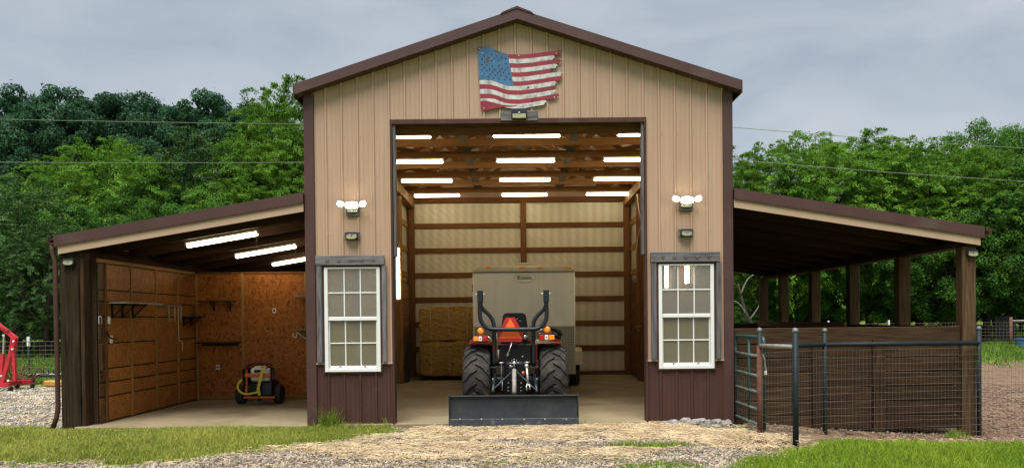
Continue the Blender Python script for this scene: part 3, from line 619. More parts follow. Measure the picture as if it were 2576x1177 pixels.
# trusses every metre, each a part with its members as sub-parts
for i in range(8):
    y = 1.0 + i * 1.0
    tr = part('truss', MB().bbox(-2.93, 2.93, y - .02, y + .02, 4.70, 4.83, .004), 'truss_x')
    for s in (-1, 1):
        build('top_chord', MB().prism([(0, ZR - .12), (s * 2.85, zroof(2.85) - .1), (s * 2.85, zroof(2.85) + .02), (0, ZR + .01)], y - .019, y + .021), 'truss_x', tr)
        for (xa, xb) in ((0.0, 1.03), (1.55, 1.03), (1.55, 2.05), (2.45, 2.05)):
            za = zroof(xa) - .06; up = (0, 1, 0)
            build('web', MB().beam((s * xa, y + .001, za), (s * xb, y + .001, 4.83), .09, .036, up), 'truss_x', tr)
        build('gusset_plate', MB().box(s * .95, s * 1.11, y - .024, y - .021, 4.76, 4.9), 'galv', tr)
    if i < 7: part('bracing', MB().bbox(-1.75, -1.66, y + .02, y + .98, 4.865, 4.9, .004), 'truss_y')
# roof purlins
for s in (-1, 1):
    for k in range(5):
        x = .25 + k * .62
        part('purlin', MB().bbox(s * x - .045, s * x + .045, .25, BL - .05, zroof(x) - .03, zroof(x) + .025, .004), 'truss_y')

# ------------------------------------------------------------------ lean-tos
LZI, LZO, LXI, LXO = 3.345, 2.76, 3.09, 6.67
LS = (LZI - LZO) / (LXO - LXI)
def zl(x): return LZI - LS * (abs(x) - LXI)
for s in (-1, 1):
    part('lean_to_roof', MB().prism([(s * LXI, zl(LXI) - .03), (s * LXO, zl(LXO) - .03), (s * LXO, zl(LXO)), (s * LXI, zl(LXI))], -.06, BL), 'brown')
    part('lean_to_rake_trim', MB().prism([(s * LXI, zl(LXI) - .15), (s * LXO, zl(LXO) - .15), (s * LXO, zl(LXO) + .004), (s * LXI, zl(LXI) + .004)], -.085, -.061), 'brown_trim')
    part('rake_lip', MB().prism([(s * LXI, zl(LXI) - .158), (s * (LXO - .005), zl(LXO) - .158), (s * (LXO - .005), zl(LXO) - .135), (s * LXI, zl(LXI) - .135)], -.094, -.05), 'brown')
    part('fascia', MB().prism([(s * LXI, zl(LXI) - .27), (s * (LXO - .05), zl(LXO - .05) - .27), (s * (LXO - .05), zl(LXO - .05) - .159), (s * LXI, zl(LXI) - .159)], -.072, -.048), 'tan_trim')
    # deck boards under the roof
    k = 0; x = LXI + .02
    while x < LXO - .1:
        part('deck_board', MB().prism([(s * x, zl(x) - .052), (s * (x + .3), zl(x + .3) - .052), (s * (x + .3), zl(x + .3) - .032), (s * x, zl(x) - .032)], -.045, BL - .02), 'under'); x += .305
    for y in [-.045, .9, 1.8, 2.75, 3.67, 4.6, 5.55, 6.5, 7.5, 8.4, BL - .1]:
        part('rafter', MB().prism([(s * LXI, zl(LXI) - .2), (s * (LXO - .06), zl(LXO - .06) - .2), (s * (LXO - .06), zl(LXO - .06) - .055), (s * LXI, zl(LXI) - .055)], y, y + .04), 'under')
# right lean-to: posts, eave beam, plank walls
PXR = 6.5
for i, y in enumerate([0.0, 1.8, 3.67, 5.55, 7.5, 9.0]):
    part('post', MB().bbox(PXR - .1, PXR + .1, y, y + .17, -.45, 2.5 if i else 2.49, .01), 'post_z')
part('eave_beam', MB().bbox(PXR - .05, PXR + .09, .005, BL, 2.495, 2.57, .006), 'dark_y')
part('eave_board', MB().bbox(PXR + .095, PXR + .125, -.04, BL, 2.49, 2.735, .004), 'dark_y')
zc = [-.14, .06, .27, .48, .69, .90, 1.11]
def bay(a, b, y, rows, axis='x', xx=None, top=None):
    for z0, z1 in zip(rows[:-1], rows[1:]):
        j = random.uniform(-.006, .006)
        if axis == 'x': part('plank', MB().bbox(a + random.uniform(0, .01), b - random.uniform(0, .01), y + j, y + j + .04, z0 + .002, z1 - .002, .014, .003), 'dark_x')
        else: part('plank', MB().bbox(xx + j, xx + j + .04, a, b, z0 + .004, z1 - .005, .005, .003), 'dark_y')
xs = [3.1, 4.32, 5.2, 6.4]
for a, b in zip(xs[:-1], xs[1:]): bay(a, b, .06, [z - .0 for z in zc])
part('plank', MB().bbox(3.1, 6.4, .05, .1, 1.115, 1.34, .006, .003), 'dark_x')
for x in (4.32, 5.2): part('upright', MB().bbox(x - .09, x + .08, .0, .048, -.2, 1.13 if x < 5 else 1.16, .006), 'dark_z')
for a, b in ((.2, 1.78), (2.0, 3.65), (3.86, 5.53), (5.74, 7.48), (7.7, 8.98)): bay(a, b, 0, zc + [1.35], 'y', PXR - .14)
part('top_rail', MB().bbox(PXR - .2, PXR - .145, 3.7, 8.98, 1.26, 1.385, .005), 'pine_y')
bay(3.1, 6.4, BL - .1, zc + [1.35])
# gutter end right
part('gutter', MB().prism([(LXO + .005, LZO - .13), (LXO + .1, LZO - .11), (LXO + .13, LZO - .02), (LXO + .12, LZO - .02), (LXO + .09, LZO - .1), (LXO + .005, LZO - .12)], -.07, BL), 'brown')
# left lean-to
part('gutter', MB().prism([(-LXO - .005, LZO - .12), (-LXO - .09, LZO - .11), (-LXO - .1, LZO - .02), (-LXO - .09, LZO - .02), (-LXO - .08, LZO - .1), (-LXO - .005, LZO - .11)], -.07, BL), 'brown')
part('downspout', MB().tube([(-6.73, -.03, 2.66), (-6.725, -.03, 2.55), (-6.685, -.03, 2.4), (-6.68, -.03, .3), (-6.695, -.04, .16), (-6.75, -.07, -.04)], .034, 8), 'brown', smooth=True)
part('post', MB().bbox(-6.64, -6.36, -.02, .2, -.3, 2.56, .012), 'pressed')
part('post_trim', MB().bbox(-6.355, -6.3, 0.0, .2, -.1, 2.52, .006), 'dark_z')
part('outer_wall', MB().box(-6.62, -6.58, .2, BL, -.15, 2.712), 'tan')
part('back_wall', MB().box(-6.58, -3.1, BL, BL + .04, -.1, 3.15), 'tan')
XI = -6.22
zlines = [0.03, .40, .615, .82, 1.2, 1.6, 1.825, 2.0, 2.4]
ybays = [.21, .42, 1.15, 1.96, 2.77, 3.52]
skip = {0: (1.2,), 1: (), 2: (1.825,), 3: (1.2, 1.825), 4: (1.6,)}
for i, (a, b) in enumerate(zip(ybays[:-1], ybays[1:])):
    zz = [z for z in zlines if z not in skip[i]]
    for z0, z1 in zip(zz[:-1], zz[1:]):
        part('wall_panel', MB().bbox(XI - .012, XI + random.uniform(-.002, .003), a + .02, b - .02, z0 + .011, z1 - .011, .003), 'osb_shaded' if i == 0 else 'osb_side')
part('shade_board', MB().box(-6.575, -6.55, .2, 9.0, 2.42, 2.69), 'under')  # dark board added to stand in for shade under the rafters
part('wall_backing', MB().box(-6.5, XI - .014, .2, 3.54, -.1, 2.42), 'dark_y')
for i, y in enumerate(ybays[1:-1]):
    part('batten', MB().bbox(XI - .013, XI + .016, y - .022, y + .022, .02, 2.42, .004), 'brownw_z' if i == 0 else 'pine_z')
part('batten', MB().bbox(XI - .013, XI + .014, .21, 3.5, 2.405, 2.46, .004), 'pine_y')
part('batten', MB().bbox(XI - .013, XI + .02, .21, 3.5, .0, .035, .004), 'dark_y')
# partition of strand board across the lean-to
YB = 3.54
xp = [-6.2, -5.31, -4.09, -3.1]
for a, b in zip(xp[:-1], xp[1:]): part('partition_panel', MB().bbox(a + .003, b - .003, YB, YB + .02, .05, 2.44, .003), 'osb')
for x in xp[1:-1]: part('batten', MB().bbox(x - .04, x + .012, YB - .02, YB - .002, .1, 2.44, .004), 'pine_z')
part('batten', MB().bbox(-6.18, -3.1, YB - .018, YB - .001, 2.42, 2.46, .004), 'brownw_x'); part('base_board', MB().bbox(-6.18, -3.1, YB - .022, YB - .003, .02, .09, .004), 'pine_x')
part('corner_batten', MB().bbox(-6.21, -6.17, YB - .04, YB - .002, .02, 2.42, .004), 'pine_z')
part('partition_frame', MB().box(-6.2, -3.1, YB + .02, YB + .1, .02, .1).box(-6.2, -3.1, YB + .02, YB + .1, 2.3, 2.43), 'dark_x')
# ------------------------------------------------------------------ lamps
def capsule(mb, p0, p1, r, n=12):
    p0, p1 = Vector(p0), Vector(p1); d = (p1 - p0).normalized(); pts = []; rs = []
    for a in (0, 30, 60, 90): pts.append(p0 + d * (r * (1 - math.sin(rad(a))) )); rs.append(max(r * math.sin(rad(a)), 0.002))
    pts = [p0 + d * r * (1 - math.cos(rad(a))) for a in (0, 30, 60, 90)]; rs = [max(r * math.sin(rad(a)), .002) for a in (0, 30, 60, 90)]
    pts += [p1 - d * r * (1 - math.cos(rad(a))) for a in (90, 60, 30, 0)]; rs += [max(r * math.sin(rad(a)), .002) for a in (90, 60, 30, 0)]
    return mb.tube(pts, rs, n)
def tube_light(p0, p1, label, group, back, chain=True):
    p0, p1, back = Vector(p0), Vector(p1), Vector(back); c = (p0 + p1) / 2
    T = thing('tube_light', c, label, 'light', group)
    build('tube', capsule(MB(), p0, p1, .031), 'tube_glow', T, True)
    build('housing', MB().beam(p0 + back * .052, p1 + back * .052, .07, .03, up=back), 'white_dull', T)
    for q in (p0, p1): build('end_cap', MB().beam(q - (p1 - p0).normalized() * .012 + back * .03, q + (p1 - p0).normalized() * .012 + back * .03, .075, .075, up=back), 'white_dull', T)
    if chain: build('pull_chain', MB().cyl(p1 + Vector((-.02, 0, -.03)), p1 + Vector((-.02, 0, -.32)), .0035, n=5), 'galv', T)
    return T
rows = [1.95, 3.97, 6.0, 8.0]; ordn = ['first', 'second', 'third', 'last']
for i, y in enumerate(rows):
    for cx, wh in ((-2.06, 'on the hay bale side'), (.145, 'above the trailer'), (2.27, 'opposite the hay bale side')):
        tube_light((cx - .575, y + .03, 4.63), (cx + .575, y + .03, 4.63), f'ceiling tube light {wh}, {ordn[i]} row from the door', 'tube lights under the trusses', (0, 0, 1))
tube_light((-2.845, 6.70, 2.0), (-2.845, 6.70, 3.2), 'upright glowing tube light on the inner wall before the hay bales', 'upright tube lights on the bay walls', (0, 1, 0), False)
tube_light((-2.87, 2.62, 2.2), (-2.87, 2.62, 3.4), 'upright glowing tube light on the wall behind window beside workshop', 'upright tube lights on the bay walls', (-1, 0, 0), False)
for y, w in ((3.8, 'farther from the door'), (2.02, 'nearer the door')): tube_light((2.87, y, 2.08), (2.87, y, 3.25), f'upright glowing tube light seen through window beside pen, {w}', 'upright tube lights on the bay walls', (1, 0, 0), False)
for i, y in enumerate((1.07, 3.1, 5.15)):
    x0 = -5.28; x1 = x0 + 1.135; dz = LS * 1.135
    z0 = zl(x0) - .215 - .06
    tube_light((x0, y, z0), (x1, y, z0 + dz), ['glowing tube light under workshop roof, the one nearest the open front', 'glowing tube light under workshop roof, between two others', 'glowing tube light under workshop roof, beyond the board partition'][i], 'tube lights under the workshop roof', (0, 0, 1))

def bulge(cx, cz, y, rx, rz, depth, n=20, m=5):
    mb = MB(); vs = []; fs = []
    for j in range(m):
        a = j / (m - 1) * math.pi / 2; k = math.cos(a); d = math.sin(a)
        for i in range(n):
            th = 2 * math.pi * i / n; vs.append((cx + rx * max(k, .02) * math.cos(th), y - depth * d, cz + rz * max(k, .02) * math.sin(th)))
    for j in range(m - 1):
        for i in range(n): fs.append((j * n + i, j * n + (i + 1) % n, (j + 1) * n + (i + 1) % n, (j + 1) * n + i))
    fs.append(tuple((m - 1) * n + i for i in range(n))); fs.append(tuple(range(n))[::-1])
    return mb.add(vs, fs)
def floodlight(px, py, label):
    c = WY(px, py, -.05); T = thing('floodlight', (c.x, -.02, c.z), label, 'floodlight', 'floodlights over the windows')
    build('mounting_plate', MB().bbox(c.x - .1, c.x + .1, -.045, -.021, c.z - .11, c.z + .1, .006), 'grey_x', T)
    build('body', MB().bbox(c.x - .07, c.x + .07, -.09, -.0455, c.z - .06, c.z + .04, .012), 'white_dull', T)
    h = build('lamp_head', bulge(c.x, c.z + .03, -.13, .085, .05, .03), 'flood_glow', T, True); 
    build('head_shell', MB().bbox(c.x - .09, c.x + .09, -.128, -.092, c.z - .025, c.z + .086, .02), 'white_dull', T)
    for s in (-1, 1):
        l = build('lamp_head', bulge(c.x + s * .165, c.z + .05, -.135, .046, .036, .025).rot(Matrix.Rotation(rad(s * 28), 3, 'Z') @ Matrix.Rotation(rad(-s * 20), 3, 'Y'), (c.x + s * .165, -.135, c.z + .05)), 'flood_glow', T, True)
        build('head_shell', MB().bbox(c.x + s * .165 - .052, c.x + s * .165 + .052, -.132, -.095, c.z + .008, c.z + .095, .015).rot(Matrix.Rotation(rad(-s * 20), 3, 'Y'), (c.x + s * .165, -.12, c.z + .05)), 'white_dull', T)
        build('arm', MB().cyl((c.x + s * .06, -.07, c.z + .02), (c.x + s * .165, -.1, c.z + .04), .014, n=8), 'white_dull', T)
floodlight(887, 524, 'lit floodlight with three heads above window beside the workshop')
floodlight(1726, 511, 'lit floodlight with three heads above window beside the animal pen')

def solar_light(c, w, label, board=None, y=-.022, lensm='lamp_lens'):
    T = thing('solar_light', (c.x, y, c.z), label, 'solar light', 'solar wall lights')
    if board: build('backing_board', MB().bbox(c.x - board[0], c.x + board[0], y - .025, y, c.z - board[1], c.z + board[1], .005), 'grey_x', T); y -= .026
    h = w * .62
    build('housing', MB().prism([(c.x - w / 2, c.z + h * .15), (c.x - w * .44, c.z + h / 2), (c.x + w * .44, c.z + h / 2), (c.x + w / 2, c.z + h * .15), (c.x + w / 2, c.z - h * .3), (c.x + w * .25, c.z - h / 2), (c.x - w * .25, c.z - h / 2), (c.x - w / 2, c.z - h * .3)], y - .05, y - .001), 'lamp_black', T)
    build('solar_panel', MB().add([(c.x - w * .4, y - .052, c.z + h * .14), (c.x + w * .4, y - .052, c.z + h * .14), (c.x + w * .38, y - .03, c.z + h * .5), (c.x - w * .38, y - .03, c.z + h * .5), (c.x - w * .4, y - .047, c.z + h * .1), (c.x + w * .4, y - .047, c.z + h * .1), (c.x + w * .38, y - .02, c.z + h * .42), (c.x - w * .38, y - .02, c.z + h * .42)], [(0, 1, 2, 3), (7, 6, 5, 4), (0, 4, 5, 1), (1, 5, 6, 2), (2, 6, 7, 3), (3, 7, 4, 0)]), 'solar', T)
    build('lens', MB().prism([(c.x - w * .42, c.z + h * .02), (c.x + w * .42, c.z + h * .02), (c.x + w * .42, c.z - h * .26), (c.x + w * .22, c.z - h * .42), (c.x - w * .22, c.z - h * .42), (c.x - w * .42, c.z - h * .26)], y - .058, y - .051), lensm, T)
    build('sensor', bulge(c.x, c.z + h * .06, y - .052, w * .06, w * .06, .02, 10, 4), 'lamp_black', T, True)
solar_light(WY(886, 594, -.05), .17, 'solar light on grey board above window beside the workshop', (.108, .06))
solar_light(WY(1726, 586, -.05), .17, 'solar light on grey board above window beside the pen', (.108, .06))
solar_light(WY(173, 659, -.05), .16, 'solar light fixed to the greenish workshop corner post', None, -.021)
solar_light(WY(2446, 637, -.03), .155, 'solar light fixed to the brown corner post by the pen', None, -.001)
T = thing('door_light', (WY(1306, 291, -.05).x, -.02, WY(1306, 291, 0).z), 'boxy black solar light on grey board under the flag', 'solar light')
c = WY(1306, 291, -.05)
build('backing_board', MB().bbox(c.x - .265, c.x + .265, -.05, -.021, c.z - .075, c.z + .07, .006, .003), 'grey_x', T)
build('housing', MB().bbox(c.x - .11, c.x + .11, -.12, -.051, c.z - .065, c.z + .08, .012), 'lamp_black', T)
build('lens', MB().bbox(c.x - .095, c.x + .095, -.127, -.1205, c.z - .055, c.z + .005, .004), 'lamp_lens', T)
build('solar_panel', MB().bbox(c.x - .1, c.x + .1, -.115, -.055, c.z + .081, c.z + .088, .002), 'solar', T)
build('sensor', bulge(c.x, c.z + .02, -.121, .013, .013, .018, 12, 4), 'clear', T, True)

# ------------------------------------------------------------------ metal flag on the gable
FY = -.03
def fp(px, py):
    q = WY((1180 + px / 5.117) / 1.01825, (100 + py / 5.117) / 1.01825, FY); return (q.x, q.z)
def ftop(x): return float(np.interp(x, [225, 330, 430, 530, 620, 760, 900, 1050, 1180, 1340], [108, 106, 133, 180, 204, 209, 200, 182, 166, 150]))
def fb(x, k):
    # height of stripe boundary k (0..13) at x, in the enlarged picture
    y = ftop(x) + 57.4 * k
    t = k / 13.0
    return y + t * float(np.interp(x, [225, 330, 450, 620, 760, 900, 1050, 1340], [52, 52, 18, 18, 20, 10, 2, -22]))
flag = thing('metal_flag', (fp(700, 500)[0], FY, fp(700, 940)[1]), 'weathered sheet metal stars and stripes flag with torn end on the gable', 'flag')
def strip_poly(x0, x1, k0, k1, tipx=None, n=14, xs0=None):
    xs = np.linspace(x0, x1, n); up = [(x, fb(x, k0)) for x in xs]; dn = [(x, fb(x, k1)) for x in xs[::-1]]
    return up, dn
ends = [1318, 1236, 1326, 1274, 1192, 1338, 1334, 1268, 1226, 1252, 1294, 1128]
rr = random.Random(5)
for k in range(12):
    x0 = 222 + k * 3.5 if k >= 7 else 618 + (k / 7) * 76 + 3
    xe = ends[k]; up, dn = strip_poly(x0, xe - 38, k, k + 1)
    ym = (fb(xe, k) + fb(xe, k + 1)) / 2; hh = 28
    tip = [(xe - 14, ym - hh * rr.uniform(.2, .9)), (xe, ym + rr.uniform(-14, 14)), (xe - 22, ym + hh * rr.uniform(0.1, .5)), (xe - 28, ym + hh * .85)]
    if k == 0: tip = [(xe - 12, ym - 26), (xe, ym - 10), (xe - 2, ym + 14), (xe - 26, ym + 28)]
    # quads along the strip so that the bend stays clean
    mb = MB(); m_ = len(up); U = [fp(*q) for q in up]; Dn = [fp(*q) for q in dn[::-1]]; Tq = [fp(*q) for q in tip]
    off = FY - .001 * (k % 2)
    for a, b2 in zip(range(m_ - 1), range(1, m_)): mb.prism([Dn[a], Dn[b2], U[b2], U[a]], off - .005, off)
    mb.prism([Dn[-1]] + Tq[::-1] + [U[-1]], off - .005, off)
    build('red_stripe' if k % 2 == 0 else 'white_stripe', mb, 'flag_red' if k % 2 == 0 else 'flag_white', flag)
last = [(262, 818), (330, 812), (450, 842), (550, 868), (660, 876), (758, 876), (700, 888), (590, 893), (480, 908), (400, 924), (352, 940), (335, 932), (318, 945), (300, 938), (278, 948), (270, 925), (258, 905), (268, 885), (256, 860)]
build('red_stripe', MB().prism([fp(*q) for q in last][::-1], FY - .0075, FY - .0025), 'flag_red', flag)
mb = MB(); rowsv = np.linspace(0, 7, 8)
for k in range(7):
    for i in range(8):
        q = []
        for (ii, kk) in ((i, k + 1), (i + 1, k + 1), (i + 1, k), (i, k)):
            xr = 618 + kk / 7 * 76; xl = 224 + kk * 2; x = xl + (xr - xl) * ii / 8; q.append(fp(x, fb(x, kk)))
        mb.prism(q, FY - .009, FY - .0035)
canton = build('blue_canton', mb, 'flag_blue', flag)
for (x, y) in [(310, 230), (405, 215), (468, 230), (530, 250), (588, 262), (372, 248), (438, 258), (282, 268), (408, 290), (496, 284), (314, 308), (596, 326), (280, 340), (346, 350), (420, 358), (504, 350), (314, 380), (612, 384), (378, 398), (444, 404), (536, 392), (282, 412), (344, 424), (414, 438), (508, 424), (584, 410), (484, 450), (562, 446), (632, 458), (314, 458), (386, 470), (456, 482), (526, 484), (290, 490), (362, 502), (430, 518), (500, 528), (600, 505), (572, 540), (646, 534)]:
    p0 = fp(x, y); build('star', stars(MB(), p0[0], p0[1], FY - .0092, .0135, .002, rr.uniform(-.3, .3)), 'flag_star', canton)
for poly in ([(228, 112), (280, 112), (270, 130), (252, 150), (232, 158)], [(436, 150), (470, 152), (520, 180), (480, 186), (446, 180)], [(338, 250), (362, 236), (372, 280), (360, 316), (342, 312), (330, 286)]):
    build('rust_patch', MB().prism([fp(*q) for q in poly][::-1], FY - .0105, FY - .0092), 'rustplate', canton)
for (x, y) in [(250, 135), (280, 190), (762, 222), (1255, 190), (305, 910), (1230, 770)]:
    p0 = fp(x, y); build('rivet', bulge(p0[0], p0[1], FY - .008, .008, .008, .006, 8, 3), 'white', flag)
p0 = fp(885, 640); build('hole', bulge(p0[0], p0[1], FY - .0065, .014, .012, .001, 10, 3), 'flag_star', flag)

# ------------------------------------------------------------------ tractor seen from behind
def zt(px, py, y): return WY((1170 + px / 4.058) / 1.01825, (730 + py / 4.058) / 1.01825, y)
TX = -.08; AY, AR = .87, .55
tractor = thing('tractor', (TX, AY, .015), 'red and black compact tractor parked with its back to the doorway', 'tractor')
def TP(n, mb, m, parent=None, smooth=False): return build(n, mb, m, parent or tractor, smooth)
def catmull(P, n=6):
    P = [Vector(p) for p in P]; out = []
    for i in range(len(P) - 1):
        a, b, c, d = P[max(i - 1, 0)], P[i], P[i + 1], P[min(i + 2, len(P) - 1)]
        for k in range(n):
            t = k / n; out.append(.5 * ((2 * b) + (c - a) * t + (2 * a - 5 * b + 4 * c - d) * t * t + (3 * b - a - 3 * c + d) * t ** 3))
    return out + [P[-1]]
def tyre(mb, cx, cy, cz, R, hw, lugs=17):
    def surf(x): return R * (1 - .02 * (abs(x) / hw) ** 2 - .06 * (abs(x) / hw) ** 6)
    prof = [(-hw * .55, R * .55), (-hw * .96, R * .62), (-hw * 1.06, R * .8), (-hw, R * .9)] + [(x * hw, surf(x * hw)) for x in (-.94, -.8, -.4, 0, .4, .8, .94)] + [(hw, R * .9), (hw * 1.06, R * .8), (hw * .96, R * .62), (hw * .55, R * .55)]
    mb.lathe(prof, 48, 'x', (cx, cy, cz))
    H = R * .058
    for s in (-1, 1):
        for i in range(lugs):
            th0 = 2 * math.pi * (i + (.5 if s > 0 else 0)) / lugs
            sec = [(s * hw * 1.03, th0 - .30, .085, R * .885), (s * hw * .8, th0 - .22, .085, None), (s * hw * .45, th0 - .06, .085, None), (s * hw * .22, th0 - .0, .1, None), (-s * hw * .06, th0 + .03, .06, None)]
            vs = []
            for x, th, w, rr_ in sec:
                r0 = (rr_ or surf(x)) - .012; r1 = (rr_ or surf(x)) + H * (1 if rr_ is None else .7)
                for (tt, r) in ((th - w, r0), (th - w * .72, r1), (th + w * .72, r1), (th + w, r0)):
                    vs.append((cx + x, cy - r * math.cos(tt), cz + r * math.sin(tt)))
            fs = [(4 * j + k, 4 * j + k + 1, 4 * j + k + 5, 4 * j + k + 4) for j in range(4) for k in range(3)] + [(0, 1, 2, 3), (19, 18, 17, 16)]
            mb.add(vs, fs)
    return mb
for s in (-1, 1):
    cx = TX + s * .585
    w = TP('rear_tyre', tyre(MB(), cx, AY, AR + .015 - .006, AR - .03, .2), 'rubber'); smooth_angle(w, 30)
    TP('rim', MB().lathe([(-.12, .3), (-.1, .31), (-.04, .2), (.04, .2), (.1, .31), (.12, .3)], 28, 'x', (cx, AY, AR)), 'white_dull', w, True)
    f = TP('front_tyre', tyre(MB(), TX + s * .5, 2.55, .345, .32, .11, 14), 'rubber'); smooth_angle(f, 30)
    TP('rim', MB().lathe([(-.07, .17), (0, .12), (.07, .17)], 20, 'x', (TX + s * .5, 2.55, .345)), 'white_dull', f, True)
    # fender: band over the tyre and inner plate
    xo, xi = TX + s * .70, TX + s * .33
    arc = [(AY - .60 * math.cos(rad(a)), AR + .645 * math.sin(rad(a))) for a in range(64, 160, 8)]
    inn = [(AY - .57 * math.cos(rad(a)), AR + .62 * math.sin(rad(a))) for a in range(64, 160, 8)]
    fd = TP('fender', MB().prism_x(arc + inn[::-1], min(xo, xi), max(xo, xi)), 'red'); smooth_angle(fd, 40)
    TP('fender_side', MB().prism_x([(AY - .2, .66)] + inn + [(AY + .5, .62)], xi - .012, xi + .012), 'red', fd)
    TP('axle_housing', MB().lathe([(-.1, .1), (.12, .075)], 16, 'x', (TX + s * .3, AY, AR)), 'black_paint')
# lower roll bar, hinged hoop
RB, RH = .66, .56
left = [(388, 850), (388, 600), (387, 440), (372, 365), (335, 310), (285, 262), (252, 215), (246, 150), (243, 62)]
right = [(800, 840), (798, 600), (795, 440), (808, 365), (845, 310), (895, 262), (925, 215), (929, 150), (931, 55)]
for P in (left, right):
    TP('roll_bar_post', MB().tube(catmull([zt(x, y, RB) for x, y in P], 4), .032, 10), 'black_paint', smooth=True)
hoop = [(242, 110), (240, 200), (241, 310), (256, 378), (290, 425), (340, 452), (420, 459), (580, 460), (760, 458), (835, 452), (885, 425), (920, 378), (934, 310), (931, 200), (929, 105)]
TP('roll_bar_hoop', MB().tube(catmull([zt(x, y, RH) for x, y in hoop], 4), .034, 10), 'black_paint', smooth=True)
for x, y in ((243, 95), (929, 88)):
    q = zt(x, y, RH); TP('hinge_bracket', MB().bbox(q.x - .042, q.x + .042, RH - .05, RB + .05, q.z - .13, q.z + .055, .008), 'black_paint')
    for s in (-1, 1): TP('hinge_pin', MB().lathe([(-.014, .014), (.014, .014)], 10, 'x', (q.x + s * .06, RH + .03, q.z)), 'steel')
    r_ = zt(x, 850, RB)
for x in (388, 800):
    q = zt(x, 845, RB); TP('roll_bar_foot', MB().bbox(q.x - .06, q.x + .06, RB - .05, RB + .1, q.z - .03, q.z, .004), 'black_paint')
# slow-moving-vehicle sign
SY = .615
sg = TP('slow_vehicle_sign', MB().prism([(lambda q: (q.x, q.z))(zt(x, y, SY)) for x, y in [(440, 588), (672, 588), (700, 522), (603, 335), (510, 335), (416, 530)]], SY, SY + .004), 'dark_red')
TP('sign_triangle', MB().prism([(lambda q: (q.x, q.z))(zt(x, y, SY)) for x, y in [(440, 553), (677, 553), (556, 345)]], SY - .003, SY - .0005), 'orange', sg)
# seat
def rrect(pts, r=.03, n=5):
    out = []
    m_ = len(pts)
    for i in range(m_):
        p, a, b2 = Vector(pts[i]), Vector(pts[i - 1]), Vector(pts[(i + 1) % m_]); d1 = (a - p).normalized(); d2 = (b2 - p).normalized()
        for k in range(n + 1):
            t = k / n; q = (1 - t) ** 2 * (p + d1 * r) + 2 * t * (1 - t) * p + t * t * (p + d2 * r); out.append((q.x, q.y))
    return out
SB = 1.0
sp_ = [(lambda q: (q.x, q.z))(zt(x, y, SB)) for x, y in [(455, 480), (745, 480), (715, 288), (482, 290)]]
st = TP('seat_back', MB().prism(rrect(sp_, .07), SB, SB + .1), 'black'); smooth_angle(st, 30)
TP('seat_base', MB().bbox(TX - .24, TX + .24, SB + .02, SB + .5, .98, 1.1, .03), 'black')
for x, y in ((628, 352), (658, 370)):
    q = zt(x, y, SB); TP('seat_bolt', MB().lathe([(-.006, .007), (.002, .007)], 8, 'y', (q.x, SB, q.z)), 'steel', st)
# body masses
TP('gearbox', MB().bbox(TX - .17, TX + .17, .62, 2.0, .3, .86, .04), 'black')
TP('rear_panel', MB().bbox(TX - .26, TX + .26, .70, .95, .80, 1.12, .02), 'black')
TP('platform', MB().bbox(TX - .32, TX + .32, .96, 1.9, .78, .84, .01), 'black')
TP('hood', MB().bbox(TX - .26, TX + .26, 1.95, 3.15, .72, 1.2, .07), 'red')
TP('grille', MB().bbox(TX - .22, TX + .22, 3.152, 3.17, .76, 1.12, .01), 'black')
TP('dash', MB().bbox(TX - .2, TX + .2, 1.78, 1.94, .85, 1.28, .04), 'black')
TP('steering_wheel', MB().tube([(TX + .19 * math.cos(a), 1.66 + .13 * math.sin(a), 1.3 + .08 * math.sin(a)) for a in np.linspace(0, 2 * math.pi, 25)], .014, 8), 'black', smooth=True)
TP('front_axle', MB().cyl((TX - .45, 2.55, .36), (TX + .45, 2.55, .36), .05), 'black_paint')
# lamps
for s, (lx, ly), segs in ((-1, (252, 480), [(170, 225, 'amber'), (225, 266, 'clear'), (266, 326, 'red_lens')]), (1, (937, 465), [(855, 912, 'red_lens'), (912, 951, 'clear'), (951, 1018, 'amber')])):
    ya, yb = ((532, 582) if s < 0 else (517, 568)); Y = .52
    q0, q1 = zt(segs[0][0], ya, Y), zt(segs[-1][1], yb, Y)
    h = TP('tail_light', MB().bbox(q0.x, q1.x, Y, Y + .09, q1.z - .006, q0.z + .004, .012), 'red')
    for a, b2, mm in segs:
        A, B = zt(a, ya, Y), zt(b2, yb, Y); TP('lens', MB().bbox(A.x + .003, B.x - .003, Y - .022, Y - .001, B.z, A.z - .002, .007), mm, h)
        if mm == 'clear': TP('reverse_bulb', bulge((A.x + B.x) / 2, (A.z + B.z) / 2, Y - .0225, .011, .011, .003, 10, 3), 'black', h)
    q = zt(lx, ly, .6)
    l = TP('warning_lamp', MB().lathe([(.03, .045), (.022, .057), (-.012, .057), (-.03, .05), (-.04, .03), (-.043, .005)], 20, 'y', (q.x, .6, q.z)), 'amber', None, True)
    TP('lamp_stem', MB().cyl((q.x, .61, q.z - .05), (q.x, .61, q.z - .16), .012, n=8), 'black_paint', l)
    TP('lamp_bracket', MB().bbox(q.x - .08, q.x + .08, .56, .66, q0.z - .0, q0.z + .018, .004), 'red', l)
